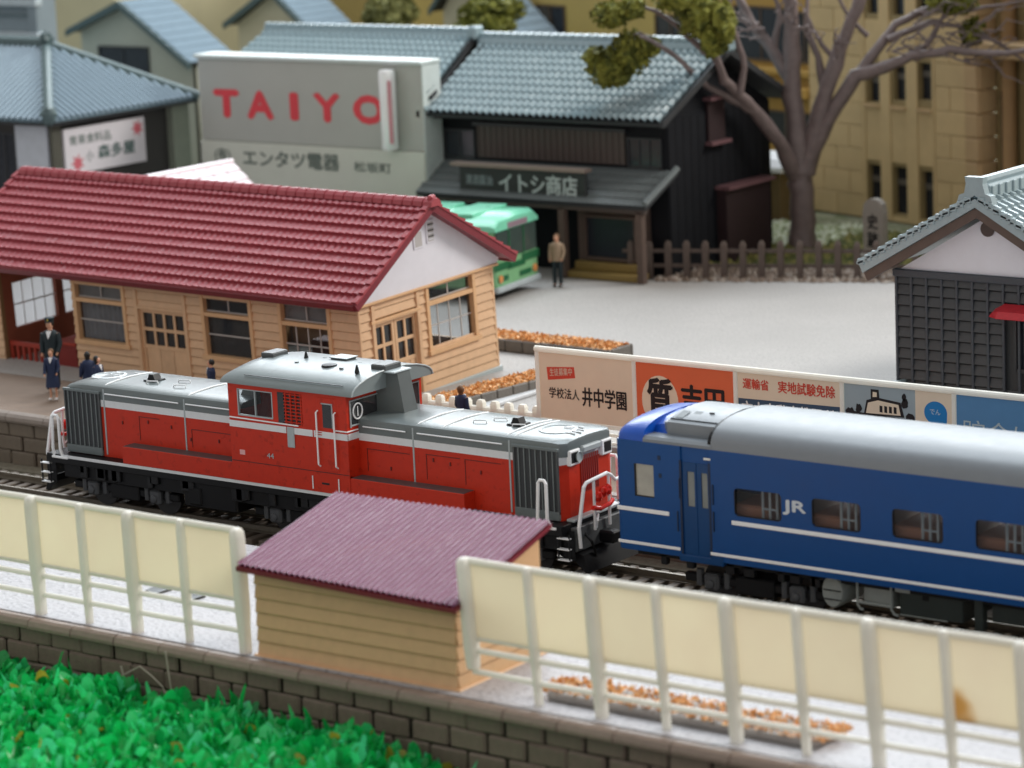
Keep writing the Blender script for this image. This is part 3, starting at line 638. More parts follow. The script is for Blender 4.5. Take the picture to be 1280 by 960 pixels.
# door leaves
for a, b_ in ((11.84, 12.19), (12.21, 12.53)):
    d_ = Q('door_leaf', (lambda m_: (holes(m_, T, a, b_, 1.16, 3.22, [(a+.11, b_-.05, 2.18, 3.08)], .022, .035), m_)[1])(MB()), mat('door_blue', H('#033f74'), .36, spec=.35)); QB('door_window', (a+.1, b_-.04, -1.40, -1.396, 2.17, 3.09), mat('door_glass', H('#858a87'), .2, .2, 2.), 0, d_)
    for z0, z1 in ((2.18, 2.24), (3.02, 3.08)): QB('window_corner', (a+.11, b_-.05, -1.428, -1.424, z0, z1), mat('door_blue', H('#0f3f74')), 0, d_)
for xx in (11.79, 12.55): QB('door_groove', (xx-.03, xx+.03, -1.455, -1.44, 1.15, 3.26), mat('groove_blue', (.003, .018, .06), .5), .004)
QB('door_step', (11.70, 12.85, -1.46, -1.3, .98, 1.14), mat('door_blue', H('#0f3f74')), .02)
q = MB().loft([[(12.55, -1.462, 1.2), (12.85, -1.462, 1.2), (12.85, -1.462, 1.1), (12.55, -1.462, 1.0)], [(12.55, -1.44, 1.2), (12.85, -1.44, 1.2), (12.85, -1.44, 1.1), (12.55, -1.44, 1.0)]]); Q('step_bracket', q, mat('door_blue', H('#0f3f74')))
for a, b_, z0, z1 in ((XE+.02, 11.47, 1.965, 2.06), (13.10, XL, 1.965, 2.06), (XE+.02, 11.74, 1.215, 1.285), (12.53, XL, 1.215, 1.285)):
    Q('white_line', MB().box(a, b_, -1.47, -1.45, z0, z1, .008), white)
for x0 in (11.20, 11.22): QB('side_fitting', (x0, x0+.08, -1.46, -1.45, 3.2-(x0-11.2)*20, 3.3-(x0-11.2)*20), mat('groove_blue', (.003, .018, .06)), .004)
for x0, z0 in ((11.75, 2.75), (12.62, 2.7), (12.62, 2.1), (11.68, 2.0)): QB('hand_hold', (x0, x0+.03, -1.475, -1.45, z0-.35, z0+.1), mat('groove_blue', (.003, .018, .06)), .004)
QB('door_lamp', (12.42, 12.60, -1.475, -1.45, 3.33, 3.38), inkwhite, .01)
text('JR', co, (14.42, -1.452, 2.36), (1, 0, 0), (0, 0, 1), .56, .31, mat('logo_grey', H('#cfd8e0'), .4), .05, .004)
# roofs
def rp(x, pk, w_=1.45, z0=3.572, n=18, sq=.72):
    return [(x, -w_*math.copysign(abs(math.cos(t))**.80, math.cos(t)), z0+(pk-z0)*math.sin(t)**sq) for t in [math.pi*i/n for i in range(n+1)]]
Q('roof', MB().loft([rp(12.60, 4.18), rp(13.2, 4.19), rp(21, 4.19), rp(XL-.8, 4.19), rp(XL, 3.9)]), silver, smooth=True, angle=40)
Q('roof_gap', MB().loft([rp(12.50, 4.15, 1.42), rp(12.61, 4.15, 1.42)]), black)
Q('end_roof', MB().loft([rp(XE-.0, 3.80, 1.27), rp(XE+.05, 3.90, 1.36), rp(XE+.18, 3.98, 1.43), rp(XE+.5, 4.02, 1.45), rp(10.82, 4.04, 1.45)]), bluer, smooth=True, angle=50)
for z in (0,): Q('roof_ledge', MB().loft([[(x, y, z_) for y, z_ in ((-1.45, 3.572), (-1.45, 3.64), (-1.38, 3.70), (1.38, 3.70), (1.45, 3.64), (1.45, 3.572))] for x in (10.82, 12.62)]), silver)
Q('roof_crown', MB().loft([[(x, y*1.0, z_+dz) for y, z_ in ((-1.02, 3.69), (-.9, 3.9), (-.6, 4.02), (0, 4.08), (.6, 4.02), (.9, 3.9), (1.02, 3.69))] for x, dz in ((10.82, -.05), (11.3, .03))]), bluer, smooth=True)
ac = Q('cooling_unit', MB().loft([[(x, y, z_) for y, z_ in ((-1.06, 3.70), (-1.06, 3.98), (-.9, 4.05), (-.5, 4.14), (0, 4.17), (.5, 4.14), (.9, 4.05), (1.06, 3.98), (1.06, 3.70))] for x in (11.22, 12.50)]), silver, smooth=True, angle=25)
Q('unit_front', MB().loft([[(11.08, y, z_) for y, z_ in ((-.95, 3.72), (-.95, 3.95), (0, 4.12), (.95, 3.95), (.95, 3.72))], [(11.23, y, z_) for y, z_ in ((-1.04, 3.70), (-1.04, 3.96), (0, 4.15), (1.04, 3.96), (1.04, 3.70))]]), silver, ac)
for x, y0 in ((11.32, -.88), (11.62, -.82)):
    Q('vent_grille', MB().add([(x, y0, 4.066), (x+.2, y0, 4.066), (x+.2, y0+.34, 4.146), (x, y0+.34, 4.146)], [(0, 1, 2, 3)]), mat('vent_dark', H('#5d666a'), .5), ac)
Q('unit_seam', MB().tube([(11.24, -.95, 4.04), (12.48, -.95, 4.04)], .012, 5), blacks, ac); QB('unit_bolt', (12.0, 12.12, -.55, -.5, 4.12, 4.16), blacks, .01, ac)
Q('roof_chip', MB().add([(16.1, -1.15, 3.985), (16.22, -1.17, 3.97), (16.2, -1.12, 4.0), (16.24, -1.1, 4.02)], [(0, 1, 2), (1, 3, 2)]), white)
# underfloor
for xc in (13.4, 27.2): bogie(xc, 2.2, co, .42)
QB('underframe', (10.4, 29.9, -1.2, 1.2, .92, 1.08), black, .02)
ug = mat('underfloor_grey', H('#8f9694'), .45, .1, 6.)
Q('air_cylinder', MB().loft([[(x, -1.05*0-1.12+.0, 0) for x in ()]] if 0 else [[(15.46+.27*k*math.cos(a), yy, .72+.36*k*math.sin(a)) for a in [t*math.pi/10 for t in range(20)]] for yy, k in ((-.3, 1), (-1.2, 1), (-1.24, .9))]), ug, smooth=True, angle=40)
for z in (.55, .75): QB('cylinder_strap', (15.25, 15.68, -1.27, -1.22, z, z+.02), blacks, .004)
hx = QB('equipment_box', (16.15, 16.86, -1.1, -.3, .5, 1.06), ug, .02)
Q('box_bracket', MB().tube([(16.06, -1.2, 1.08), (16.06, -1.2, .52), (16.12, -1.2, .44), (16.2, -1.2, .42)], .03, 6), ug, hx); Q('box_bracket', MB().tube([(16.88, -1.2, 1.08), (16.88, -1.2, .52), (16.95, -1.2, .42), (17.05, -1.2, .4)], .03, 6), ug, hx); Q('box_bracket', MB().tube([(16.06, -1.2, .58), (16.88, -1.2, .58)], .035, 6), ug, hx)
q = QB('battery_box', (17.05, 18.55, -1.15, 1.1, .42, 1.05), mat('box_green', H('#28312f'), .45), .02); Q('box_edge', MB().tube([(17.06, -1.17, .43), (18.2, -1.17, .43)], .014, 5), ug, q); QB('box_vent', (17.6, 17.75, -1.17, -1.14, .8, 1.0), black, .01, q); QB('box_light', (17.0, 17.35, -1.25, -1.15, .93, 1.05), ug, .01, q)
QB('underfloor_beam', (18.85, 19.05, -1.22, -1.0, .35, 1.05), mat('box_green', H('#28312f')), .02)
for i in range(10):
    x = 19.2+i*1.0; QB('underfloor_box', (x, x+random.uniform(.5, .9), -1.1, 1.1, random.uniform(.4, .6), 1.0), black if i % 3 else mat('box_green', H('#28312f')), .02)
for i in range(8):
    x = random.uniform(10.6, 15.0); QB('pipe_box', (x, x+random.uniform(.1, .3), -1.2, -1.05, .75, 1.0), blacks, .02)
QB('gangway', (9.72, XE, -.45, .45, 1.2, 3.5), blacks, .05); QB('coach_coupler', (9.2, XE, -.12, .12, .75, 1.0), black, .03)
# ------------------------------------------------------------------ station building
SM = Matrix.Translation((-4.81, 13.57, 1.15)) @ Matrix.Rotation(R(-2.21), 4, 'Z') @ Matrix.Rotation(R(.1), 4, 'Y') @ Matrix.Rotation(R(2.78), 4, 'X')
sb = thing('station_building', 'tan clapboard station with a dark red tiled gable roof and white gable', 'station', mtx=SM)
def S(name, mb, m, parent=None, **kw): return mb.build(name, m, parent or sb, **kw)
def SB(name, a, m, b=.01, parent=None): return S(name, MB().box(*a, b), m, parent)
XL_, YF = -15.55, -5.70
TF = mapper((0, YF, 0), (1, 0, 0), (0, 0, 1), (0, -1, 0)); TG = mapper((0, 0, 0), (0, 1, 0), (0, 0, 1), (1, 0, 0))
fops = [(-2.93, -1.10, 1.06, 2.86), (-6.00, -4.14, 1.06, 2.84), (-8.74, -6.80, -.2, 2.20), (-11.38, -9.32, 1.04, 2.80), (-14.85, -11.55, -.2, 2.86)]
gops = [(-5.16, -3.34, .0, 2.36), (-2.86, -.88, 1.08, 2.90)]
q = MB(); holes(q, TF, XL_, 0, -.1, 3.0, fops, -.14, -.0); S('front_wall', q, mat('core_tan', H('#8a6a45')))
q = MB(); holes(q, TG, YF, 0, -.1, 3.0, gops, -.14, -.0); S('end_wall', q, mat('core_tan', H('#8a6a45')))
TB_ = mapper((0, 0, 0), (1, 0, 0), (0, 0, 1), (0, 1, 0)); bops = [(-2.9, -.9, .7, 2.8), (-7.9, -5.0, .5, 2.8), (-11.1, -8.3, .5, 2.8), (-14, -12.4, 0, 2.7)]
q = MB(); holes(q, TB_, XL_, 0, -.1, 3.0, bops, -.1, 0); S('back_wall', q, swood)
TL = mapper((XL_, 0, 0), (0, 1, 0), (0, 0, 1), (1, 0, 0)); lops = [(-5.15, -3.4, .95, 2.35), (-3.1, -1.2, .95, 2.35)]
inred = mat('inner_red_brown', H('#96503a'), .6, .2)
q = MB(); holes(q, TL, YF, 0, -.1, 3.0, lops, .5, .68); S('left_wall', q, inred)
for a in lops:
    g = S('back_window', MB().add([(XL_+.55, a[0], a[2]), (XL_+.55, a[1], a[2]), (XL_+.55, a[1], a[3]), (XL_+.55, a[0], a[3])], [(0, 1, 2, 3)]), mat('frosted_pane', H('#eef2f6'), .5, .03, trans=.75))
    for k in range(1, 4): SB('mullion', (XL_+.58, XL_+.62, a[0]+(a[1]-a[0])*k/4-.015, a[0]+(a[1]-a[0])*k/4+.015, a[2], a[3]), white, .004, g)
    SB('mullion', (XL_+.58, XL_+.62, a[0], a[1], 1.63, 1.68), white, .004, g)
SB('floor', (XL_, 0, YF, 0, -.2, -.02), mat('floor_grey', H('#9a958c'), .7), 0)
SB('ceiling', (XL_, -.05, YF+.1, -.05, 2.95, 3.0), mat('core_tan', H('#8a6a45')), 0)
SB('room_wall', (-11.5, -11.4, YF, 0, -.1, 3.0), inred, 0); SB('room_wall', (-8.15, -8.05, YF+.2, 0, -.1, 3.0), mat('core_tan', H('#8a6a45')), 0)
for a in ((-1.9, -1.3, -3.4, -2.2, 0, 1.0), (-4.9, -3.6, -2.6, -2.0, 0, .9)): SB('bench', a, inred, .03)
planks(sb, TF, XL_, 0.02, -.08, 2.98, .255, fops, swood, .05)
planks(sb, TG, YF-.02, 0.02, -.08, 2.98, .255, gops+[], swood, .05)
SB('plinth', (XL_, .12, YF-.12, .12, -.5, -.02), beigebase, .02)
for a in ((-.02, .05, YF-.06, YF+.02), (-.04, .05, -.03, .06)): SB('corner_post', (a[0], a[1], a[2], a[3], -.05, 2.98), swood, .01)
def window(par, T, a, trans, mull, glassm, inner=None):
    u0, u1, v0, v1 = a
    wn = MB(); mbox(wn, T, u0, u1, v0, v1, -.09, -.08); wn = wn.build('window', glassm, par)
    def f(name, *b): q = MB(); mbox(q, T, *b, .008); q.build(name, woodtrim, wn)
    f('window_frame', u0-.09, u0+.04, v0-.02, v1+.06, -.12, .085); f('window_frame', u1-.04, u1+.09, v0-.02, v1+.06, -.12, .085)
    f('sill', u0-.13, u1+.16, v0-.12, v0+.02, -.12, .13); f('window_frame', u0, u1, v1-.02, v1+.07, -.12, .08)
    f('transom', u0, u1, trans-.06, trans+.06, -.12, .07)
    gm_ = mat('muntin_grey', H('#b9b4b0'), .5)
    for k in range(1, mull): 
        x = u0+(u1-u0)*k/mull; q = MB(); mbox(q, T, x-.018, x+.018, v0, trans, -.075, -.05); q.build('muntin', gm_, wn)
    x = (u0+u1)/2; q = MB(); mbox(q, T, x-.02, x+.02, trans, v1, -.075, -.05); q.build('muntin', gm_, wn)
    q = MB(); mbox(q, T, u0, u1, (v0+trans)/2-.02, (v0+trans)/2+.02, -.075, -.05); q.build('muntin', gm_, wn)
    for vv in (trans+.09, v1-.05): q = MB(); mbox(q, T, u0+.05, u1-.05, vv-.02, vv+.02, -.075, -.05); q.build('muntin', gm_, wn)
    if T is not TG: q = MB(); mbox(q, T, u0, u1, trans, v1, -.14, -.12); q.build('transom_brightness', mat('painted_brightness', H('#bdb5b2'), .3, .25, 2.), wn)  # opaque pale panel paints in the brightness and reflection of the transom glass
    if inner:
        q = MB(); n = 26; 
        def fn(i, j): return T(u0+(u1-u0)*i, v0+(trans-v0)*j*.97, -.2+.03*math.sin(i*60)+.012*math.sin(i*23+j*2))
        q.grid(fn, 80, 1); q.build('curtain', inner, wn)
    return wn
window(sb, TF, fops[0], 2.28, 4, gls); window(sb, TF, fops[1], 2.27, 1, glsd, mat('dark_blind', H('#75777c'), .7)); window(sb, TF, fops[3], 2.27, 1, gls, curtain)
window(sb, TG, gops[1], 2.42, 4, gls)
def pdoor(par, T, u0, u1, v0, v1, leaves, rows, cols, vs, pan):
    d = MB(); mbox(d, T, u0, u1, v0, v1, -.12, -.10); d = d.build('door', glsd, par)
    def f(name, *b, m=swood): q = MB(); mbox(q, T, *b, .008); q.build(name, m, d)
    f('door_frame', u0-.10, u0+.03, v0, v1+.55, -.12, .09); f('door_frame', u1-.03, u1+.10, v0, v1+.55, -.12, .09); f('lintel', u0-.08, u1+.08, v1-.02, v1+.08, -.1, .08)
    W_ = (u1-u0)/leaves
    for l in range(leaves):
        a, b = u0+l*W_, u0+(l+1)*W_
        for c0, c1 in ((a, a+.12), (b-.12, b)): f('stile', c0+.006, c1-.006, v0, v1, -.09, -.03)
        f('door_rail', a+.1, b-.1, v1-.14, v1-.0, -.09, -.035); f('door_rail', a+.1, b-.1, vs-.1, vs+.02, -.09, -.035)
        for r_ in range(1, rows): z = vs+(v1-.14-vs)*r_/rows; f('door_rail', a+.1, b-.1, z-.05, z+.05, -.09, -.035)
        for c_ in range(1, cols): x = a+.12+(W_-.24)*c_/cols; f('muntin', x-.045, x+.045, vs, v1-.1, -.09, -.04)
        n = 3
        for c_ in range(n): x0 = a+.12+(W_-.24)*c_/n; f('panel_board', x0+.008, x0+(W_-.24)/n-.008, v0, vs-.1, -.09, -.05)
    return d
pdoor(sb, TF, -8.74, -6.80, -.2, 2.22, 1, 2, 4, 1.1, swood); pdoor(sb, TG, -5.16, -3.34, -.05, 2.34, 2, 2, 2, 1.1, swood)
for xx in (-.8,): pass
SB('ledge', (-.02, .10, -5.3, -3.2, 2.36, 2.44), woodtrim, .01)
# gable: white triangle
RZ, RY, EZ, EY = 5.30, -2.85, 3.14, -6.28
q = MB().prism([(YF-.25, 2.98), (.18, 2.98), (.30, 3.12), (RY, 5.22), (YF-.37, 3.12)], 0, -.02, .10); S('white_gable', q, gablew)
SB('gable_ledge', (.0, .16, YF-.1, .2, 2.93, 3.0), woodtrim, .01)
for y0, y1, z0, z1 in ((-3.34, -2.93, 4.08, 4.62), (-2.78, -2.42, 4.14, 4.82)):
    v = SB('gable_vent', (.10, .13, y0, y1, z0, z1), gablew, .01); SB('vent_hole', (.125, .135, y0+.06, y1-.06, z0+.06, z1-.06), mat('vent_grey', H('#b9b6b4'), .6), 0, v)
    if y0 > -3:
        for k in range(7): SB('vent_slat', (.13, .15, y0+.06, y1-.06, z0+.1+k*.085, z0+.13+k*.085), inkblack if k % 2 else gablew, .0, v)
# roof: decks, tiled courses, verges, ridge
XR, XW = .42, -16.45
def slope(s):   # s=-1 front, +1 back ; returns fn(x, t, h) point on slope, t 0 at ridge, 1 at eave
    ye = EY if s < 0 else 2*RY-EY
    n = Vector((0, s*(RZ-EZ), abs(ye-RY))).normalized()
    return lambda x, t, h=0.: (x, RY+(ye-RY)*t+n.y*h, RZ+(EZ-RZ)*t+n.z*h)
for s in (-1, 1):
    F = slope(s)
    q = MB(); q.loft([[F(XW, 0, -.12), F(XW, 0, 0), F(XW, 1, 0), F(XW, 1, -.12)], [F(XR, 0, -.12), F(XR, 0, 0), F(XR, 1, 0), F(XR, 1, -.12)]]); S('roof_deck', q, redverge)
    NC = 11
    for c in range(NC):
        t0, t1 = c/NC, (c+1)/NC
        nx = 66*4 if s < 0 else 66*2; q = MB()
        ph = random.uniform(0, .3)
        def wv(i): 
            u = (i*66+ph) % 1.0; return .035*(math.sin(u*2*math.pi)*.6+math.sin(u*2*math.pi+.6)**2*.55)
        rows_ = [(t0-.006, .02), ((t0+t1)/2, .045), (t1+.0, .115), (t1+.002, .03)]
        vs = []
        for t, h in rows_:
            for i in range(nx+1): vs.append(F(XW+(XR-XW)*i/nx, t+random.uniform(-.0014, .0014), h+(wv(i/nx)+random.uniform(-.005, .005) if t > t0 else wv(i/nx)*.6)))
        fs = [(r_*(nx+1)+i, r_*(nx+1)+i+1, (r_+1)*(nx+1)+i+1, (r_+1)*(nx+1)+i) for r_ in range(3) for i in range(nx)]
        q.add(vs, fs); S('tile_course', q, redtile, smooth=True, angle=50)
    for x0, x1 in ((XR-.0, XR+.1), (XW-.1, XW)):
        q = MB(); q.loft([[F(x0, -.0, .10), F(x0, 1.01, .10), F(x0, 1.01, -.16), F(x0, -.0, -.16)], [F(x1, 0, .10), F(x1, 1.01, .10), F(x1, 1.01, -.16), F(x1, 0, -.16)]]); S('verge_board', q, redverge)
        n = 11
        for k in range(n):
            q = MB(); q.loft([[F(x0-.05, k/n, .09), F(x0-.05, (k+.97)/n, .15), F(x1+.03, (k+.97)/n, .15), F(x1+.03, k/n, .09)], [F(x0-.05, k/n, .05), F(x0-.05, (k+.97)/n, .05), F(x1+.03, (k+.97)/n, .05), F(x1+.03, k/n, .05)]]); S('verge_tile', q, redtile)
    q = MB(); q.loft([[F(XW, 1.0, .05), F(XW, 1.015, .03), F(XW, 1.015, -.16), F(XW, 1.0, -.16)], [F(XR, 1.0, .05), F(XR, 1.015, .03), F(XR, 1.015, -.16), F(XR, 1., -.16)]]); S('eave_board', q, redverge)
rt = MB().loft([[(0, y, z) for y, z in ((-.2, -.04), (-.16, .08), (-.06, .16), (.06, .16), (.16, .08), (.2, -.04))], [(.36, y*1.12, z*1.12) for y, z in ((-.2, -.04), (-.16, .08), (-.06, .16), (.06, .16), (.16, .08), (.2, -.04))]]).mesh('ridge_tile'); rt.materials.append(redtile)
x = XW
while x < XR: link('ridge_tile', rt, sb, loc=(x, RY, RZ+.02)); x += .372
SB('ridge_end', (XR-.02, XR+.16, RY-.13, RY+.13, RZ-.02, RZ+.28), redtile, .05)
# ticket gate in the opening
tg = thing('ticket_gate', 'low red slatted ticket gate in the station entrance', 'gate', mtx=SM)
gr = mat('gate_red', H('#a03322'), .5, .15)
for a in ((-14.80, -13.42, -5.56, -5.46, .50, .64), (-14.80, -13.42, -5.56, -5.46, -.25, -.05)): MB().box(*a, .01).build('gate_rail', gr, tg)
for i in range(6): x = -14.80+i*.262; MB().box(x, x+.10, -5.55, -5.47, -.05, .5, .01).build('gate_slat', gr, tg)
for x in (-14.8, -13.5): MB().box(x, x+.14, -5.58, -5.44, -.42, .0, .01).build('gate_foot', gr, tg)
tg2 = thing('ticket_booth', 'dark red ticket booth panel beside the station entrance post', 'booth', mtx=SM)
MB().box(-12.65, -11.75, -5.6, -4.7, -.2, .74, .02).build('booth_panel', mat('booth_red', H('#7c1c16'), .5), tg2); MB().box(-12.7, -11.7, -5.66, -4.66, .74, .84, .02).build('booth_top', gr, tg2)

# kiosk beyond the station, roof glare painted into its pale tile colour
kk = thing('tiled_kiosk', 'small hut behind the station ridge with a tiled roof, its glare painted pale pinkish', 'hut', (-23.45, 17.0, .85))
pink = mat('pink_glare_tile', H('#f0dfe6'), .3, .1, 8., spec=.8)
MB().box(-1.6, 1.6, .2, 5.6, 0, 2.6).build('wall', gablew, kk)
for s in (-1, 1):
    for r_ in range(5):
        for c in range(9):
            t0, t1 = r_/5, (r_+1)/5; y0 = -.3+c*.7; X = lambda t: s*(0.05+1.75*t); Z = lambda t: 4.15-1.4*t
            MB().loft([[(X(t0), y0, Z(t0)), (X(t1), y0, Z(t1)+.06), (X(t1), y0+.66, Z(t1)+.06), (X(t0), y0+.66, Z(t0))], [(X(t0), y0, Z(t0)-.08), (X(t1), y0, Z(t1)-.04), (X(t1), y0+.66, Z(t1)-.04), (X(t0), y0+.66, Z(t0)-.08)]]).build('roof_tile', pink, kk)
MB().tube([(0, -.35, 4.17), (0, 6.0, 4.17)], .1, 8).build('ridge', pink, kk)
MB().prism([(-1.6, 2.6), (1.6, 2.6), (0, 4.02)], 1, .2, .3).build('gable', gablew, kk)

# ------------------------------------------------------------------ people
skin = mat('skin', H('#d8a487'), .6, .05); navy = mat('navy_cloth', H('#1c2c4e'), .7, .15, 8.); hairb = mat('hair_black', H('#17130f'), .55, .2); hairbr = mat('hair_brown', H('#6b4a2a'), .6, .2)
darkcloth = mat('dark_uniform', H('#15262c'), .65, .1); tanc = mat('tan_coat', H('#a08a72'), .7, .1)
def figure(label, loc, rz, h, top, bottom, hair, skirt=False, cap=None, pose=0., collar=True, sock=None, long_hair=False, group=None):
    k = h/1.65
    t = thing('person', label, 'person', loc, rz=rz, group=group); t.scale = (k, k, k)
    me = bpy.data.meshes.new('body'); 
    V = [(0, 0, .88), (0, 0, 1.12), (0, 0, 1.33), (0, .0, 1.43), (0, .01, 1.50), (0, .012, 1.585),
         (-.17, 0, 1.34), (-.22, .0, 1.10), (-.20, -.10+pose*-.1, .88), (-.19, -.13+pose*-.1, .80), (.17, 0, 1.34), (.23, .0, 1.10), (.20, -.12, .90), (.18, -.16, .83),
         (-.09, 0, .85), (-.09, -.01, .48), (-.09, .01, .09), (-.09, -.12, .04), (.09, 0, .85), (.095, .01, .48), (.1, .02, .09), (.1, -.11, .04)]
    E_ = [(0, 1), (1, 2), (2, 3), (3, 4), (4, 5), (2, 6), (6, 7), (7, 8), (8, 9), (2, 10), (10, 11), (11, 12), (12, 13), (0, 14), (14, 15), (15, 16), (16, 17), (0, 18), (18, 19), (19, 20), (20, 21)]
    rad = [.13, .12, .12, .045, .075, .085, .05, .04, .03, .035, .05, .04, .03, .035, .075, .055, .04, .03, .075, .055, .04, .03]
    me.from_pydata(V, E_, []); o = link('body', me, t)
    o.modifiers.new('skin', 'SKIN'); o.modifiers.new('sub', 'SUBSURF').levels = 1
    for i, sv in enumerate(me.skin_vertices[0].data): sv.radius = (rad[i], rad[i]*.85); sv.use_root = i == 0
    me.materials.append(skin)
    q = MB()
    def ring(z, a, b, n=14): return [(a*math.cos(i*2*math.pi/n), b*math.sin(i*2*math.pi/n), z) for i in range(n)]
    q.loft([ring(.82, .19, .14), ring(.95, .18, .135), ring(1.1, .165, .125), ring(1.25, .195, .14), ring(1.36, .19, .12), ring(1.42, .09, .08)])
    q.build('jacket', top, t, smooth=True, angle=60)
    for s in (-1, 1):
        pts = [V[6 if s < 0 else 10], V[7 if s < 0 else 11], V[8 if s < 0 else 12]]
        MB().tube([(p[0], p[1], p[2]) for p in pts], [.075, .062, .05], 10).build('sleeve', top, t, smooth=True, angle=60)
    if skirt:
        MB().loft([ring(.42, .24, .20, 18), ring(.7, .21, .17, 18), ring(.95, .165, .13, 18)]).build('skirt', bottom, t, smooth=True, angle=60)
    else:
        for s in (-1, 1): MB().tube([(s*.09, 0, .92), (s*.095, 0, .5), (s*.1, .01, .09)], [.095, .075, .065], 10).build('trouser_leg', bottom, t, smooth=True, angle=60)
    for s in (-1, 1): MB().blob((s*.1, -.05, .04), (.055, .12, .045), 8, .0).build('shoe', white if sock else blacks, t, smooth=True)
    q = MB(); q.blob((0, .035, 1.585), (.098, .10, .105), 12, .03)
    if long_hair: q.loft([ring(1.34, .07, .04, 10), ring(1.6, .095, .08, 10)]); q.v = [(x, y+.04 if z < 1.5 else y, z) for x, y, z in q.v]
    q.build('hair', hair, t, smooth=True, angle=60)
    f = MB(); f.blob((0, -.055, 1.545), (.072, .045, .085), 10, .0); f.blob((0, -.103, 1.54), (.012, .016, .02), 6, 0); f.build('face', skin, t, smooth=True)
    for s in (-1, 1): MB().blob((s*.03, -.098, 1.56), (.009, .006, .006), 6, 0).build('eye', inkblack, t)
    MB().box(-.025, .025, -.101, -.094, 1.50, 1.506).build('mouth', mat('lip', H('#a05848')), t)
    if collar: MB().loft([[(-.07, -.10, 1.40), (0, -.155, 1.22), (.07, -.10, 1.40), (0, -.10, 1.42)], [(-.06, -.12, 1.40), (0, -.165, 1.22), (.06, -.12, 1.40), (0, -.12, 1.42)]]).build('shirt_front', white, t)
    if cap:
        c = MB().lathe([(.10, 0), (.105, .04), (.125, .085), (.11, .10), (0, .105)], (0, .01, 1.62), 2, 14).build('cap', cap, t, smooth=True, angle=40)
        MB().box(-.07, .07, -.16, -.08, 1.615, 1.63, .005).build('cap_peak', cap, c); MB().box(-.012, .012, -.125, -.11, 1.645, 1.70, .003).build('cap_badge', mat('gold', H('#c9b75a'), .4, metal=.5), c)
    return t
cr = R(-38)
figure('station master in dark uniform and peaked cap before the red gate', (-14.9, 5.6, 1.05), R(25), 2.02, darkcloth, darkcloth, hairb, cap=darkcloth)
figure('woman in navy skirt suit standing nearest the platform edge', (-14.0, 4.7, .99), R(30), 1.45, navy, navy, hairbr, skirt=True, sock=1, pose=1)
figure('schoolgirl in sailor uniform, left one of the pair behind the engine hood', (-12.6, 4.75, .97), R(-110), 1.50, navy, navy, hairb, skirt=True, long_hair=True)
figure('schoolgirl in sailor uniform, right one of the pair behind the engine hood', (-12.0, 4.55, .97), R(100), 1.46, navy, navy, hairb, skirt=True, long_hair=True)
figure('schoolgirl with a turned head standing alone behind the left hood', (-8.65, 5.6, .97), R(-60), 1.46, navy, navy, hairb, skirt=True)
figure('dark-haired schoolgirl mostly hidden behind the cab roof', (-7.0, 4.65, .97), R(170), 1.40, navy, navy, hairb, skirt=True)
figure('long-haired woman in navy before the white picket fence', (.05, 5.75, .93), R(170), 1.52, navy, navy, hairbr, skirt=True, long_hair=True)
figure('person in tan jacket and dark trousers beside the green bus', (-11.5, 25.65, 1.0), R(20), 1.75, tanc, darkcloth, hairbr, collar=False)

# ------------------------------------------------------------------ advertising fence on the back platform
af = thing('advertising_fence', 'white framed fence with painted advertising panels behind the coach', 'fence', (0, 7.2, .9))
Z0, Z1 = .60, 2.42
seps = [1.50+3.07*i for i in range(8)]
for i, x in enumerate(seps):
    MB().box(x-.06, x+.06, -.09, .03, 0, Z1+.02, .02).build('post', cream, af); 
    if i < 7: MB().box(x+1.5, x+1.57, -.04, .03, 0, Z0, .01).build('post', cream, af)
MB().tube([(seps[0]-.05, -.04, Z1), (seps[-1]+.05, -.04, Z1)], .085, 10).build('top_rail', cream, af, smooth=True)
MB().box(seps[0], seps[-1], -.07, .03, Z0-.12, Z0, .02).build('bottom_rail', cream, af)
for z in (.05, .28): MB().box(seps[0]-.1, seps[-1], -.05, .02, z, z+.09, .02).build('lower_rail', cream, af)
X, Z = (1, 0, 0), (0, 0, 1)
pm = [paper, orangep, paper, paleblue, bluep, paper, orangep]
pn = []
for i in range(7):
    p = MB().box(seps[i]+.06, seps[i+1]-.06, -.05, .0, Z0, Z1-.05, 0).build('sign_panel', pm[i], af); p['label'] = ['cream panel advertising a school', 'orange panel with a cream disc', 'cream and navy panel with red lettering', 'pale blue panel with a black building drawing', 'blue panel with pale lettering', 'blank cream panel', 'blank orange panel'][i]; pn.append(p)
def flat(name, pts, m, par, y): q = MB(); q.add([(a, y, b) for a, b in pts], [tuple(range(len(pts)))]); return q.build(name, m, par)
def disc(name, cx, cz, rx, rz_, m, par, y, n=28): return flat(name, [(cx+rx*math.cos(t*2*math.pi/n), cz+rz_*math.sin(t*2*math.pi/n)) for t in range(n)], m, par, y)
a = seps[0]
flat('red_label', [(a+.30, 1.96), (a+1.18, 2.03), (a+1.21, 1.74), (a+.33, 1.62)], inkred, pn[0], -.054)
text('生徒募集中', pn[0], (a+.40, -.056, 1.73), (.995, 0, .10), Z, .72, .20, mat('ink_pale', H('#f3d9c0')), .01)
text('学校法人', pn[0], (a+.36, -.054, 1.16), X, Z, .96, .28, inkblack, .014)
text('井中学園', pn[0], (a+1.42, -.054, 1.03), X, Z, 1.38, .50, inkblack, .02)
a = seps[1]
disc('cream_disc', a+.78, 1.38, .56, .66, paper, pn[1], -.053)
text('質', pn[1], (a+.42, -.056, .90), X, Z, .72, 1.06, inkblack, .03); text('吉田', pn[1], (a+1.45, -.054, 1.14), X, Z, 1.26, .74, inkblack, .028)
a = seps[2]
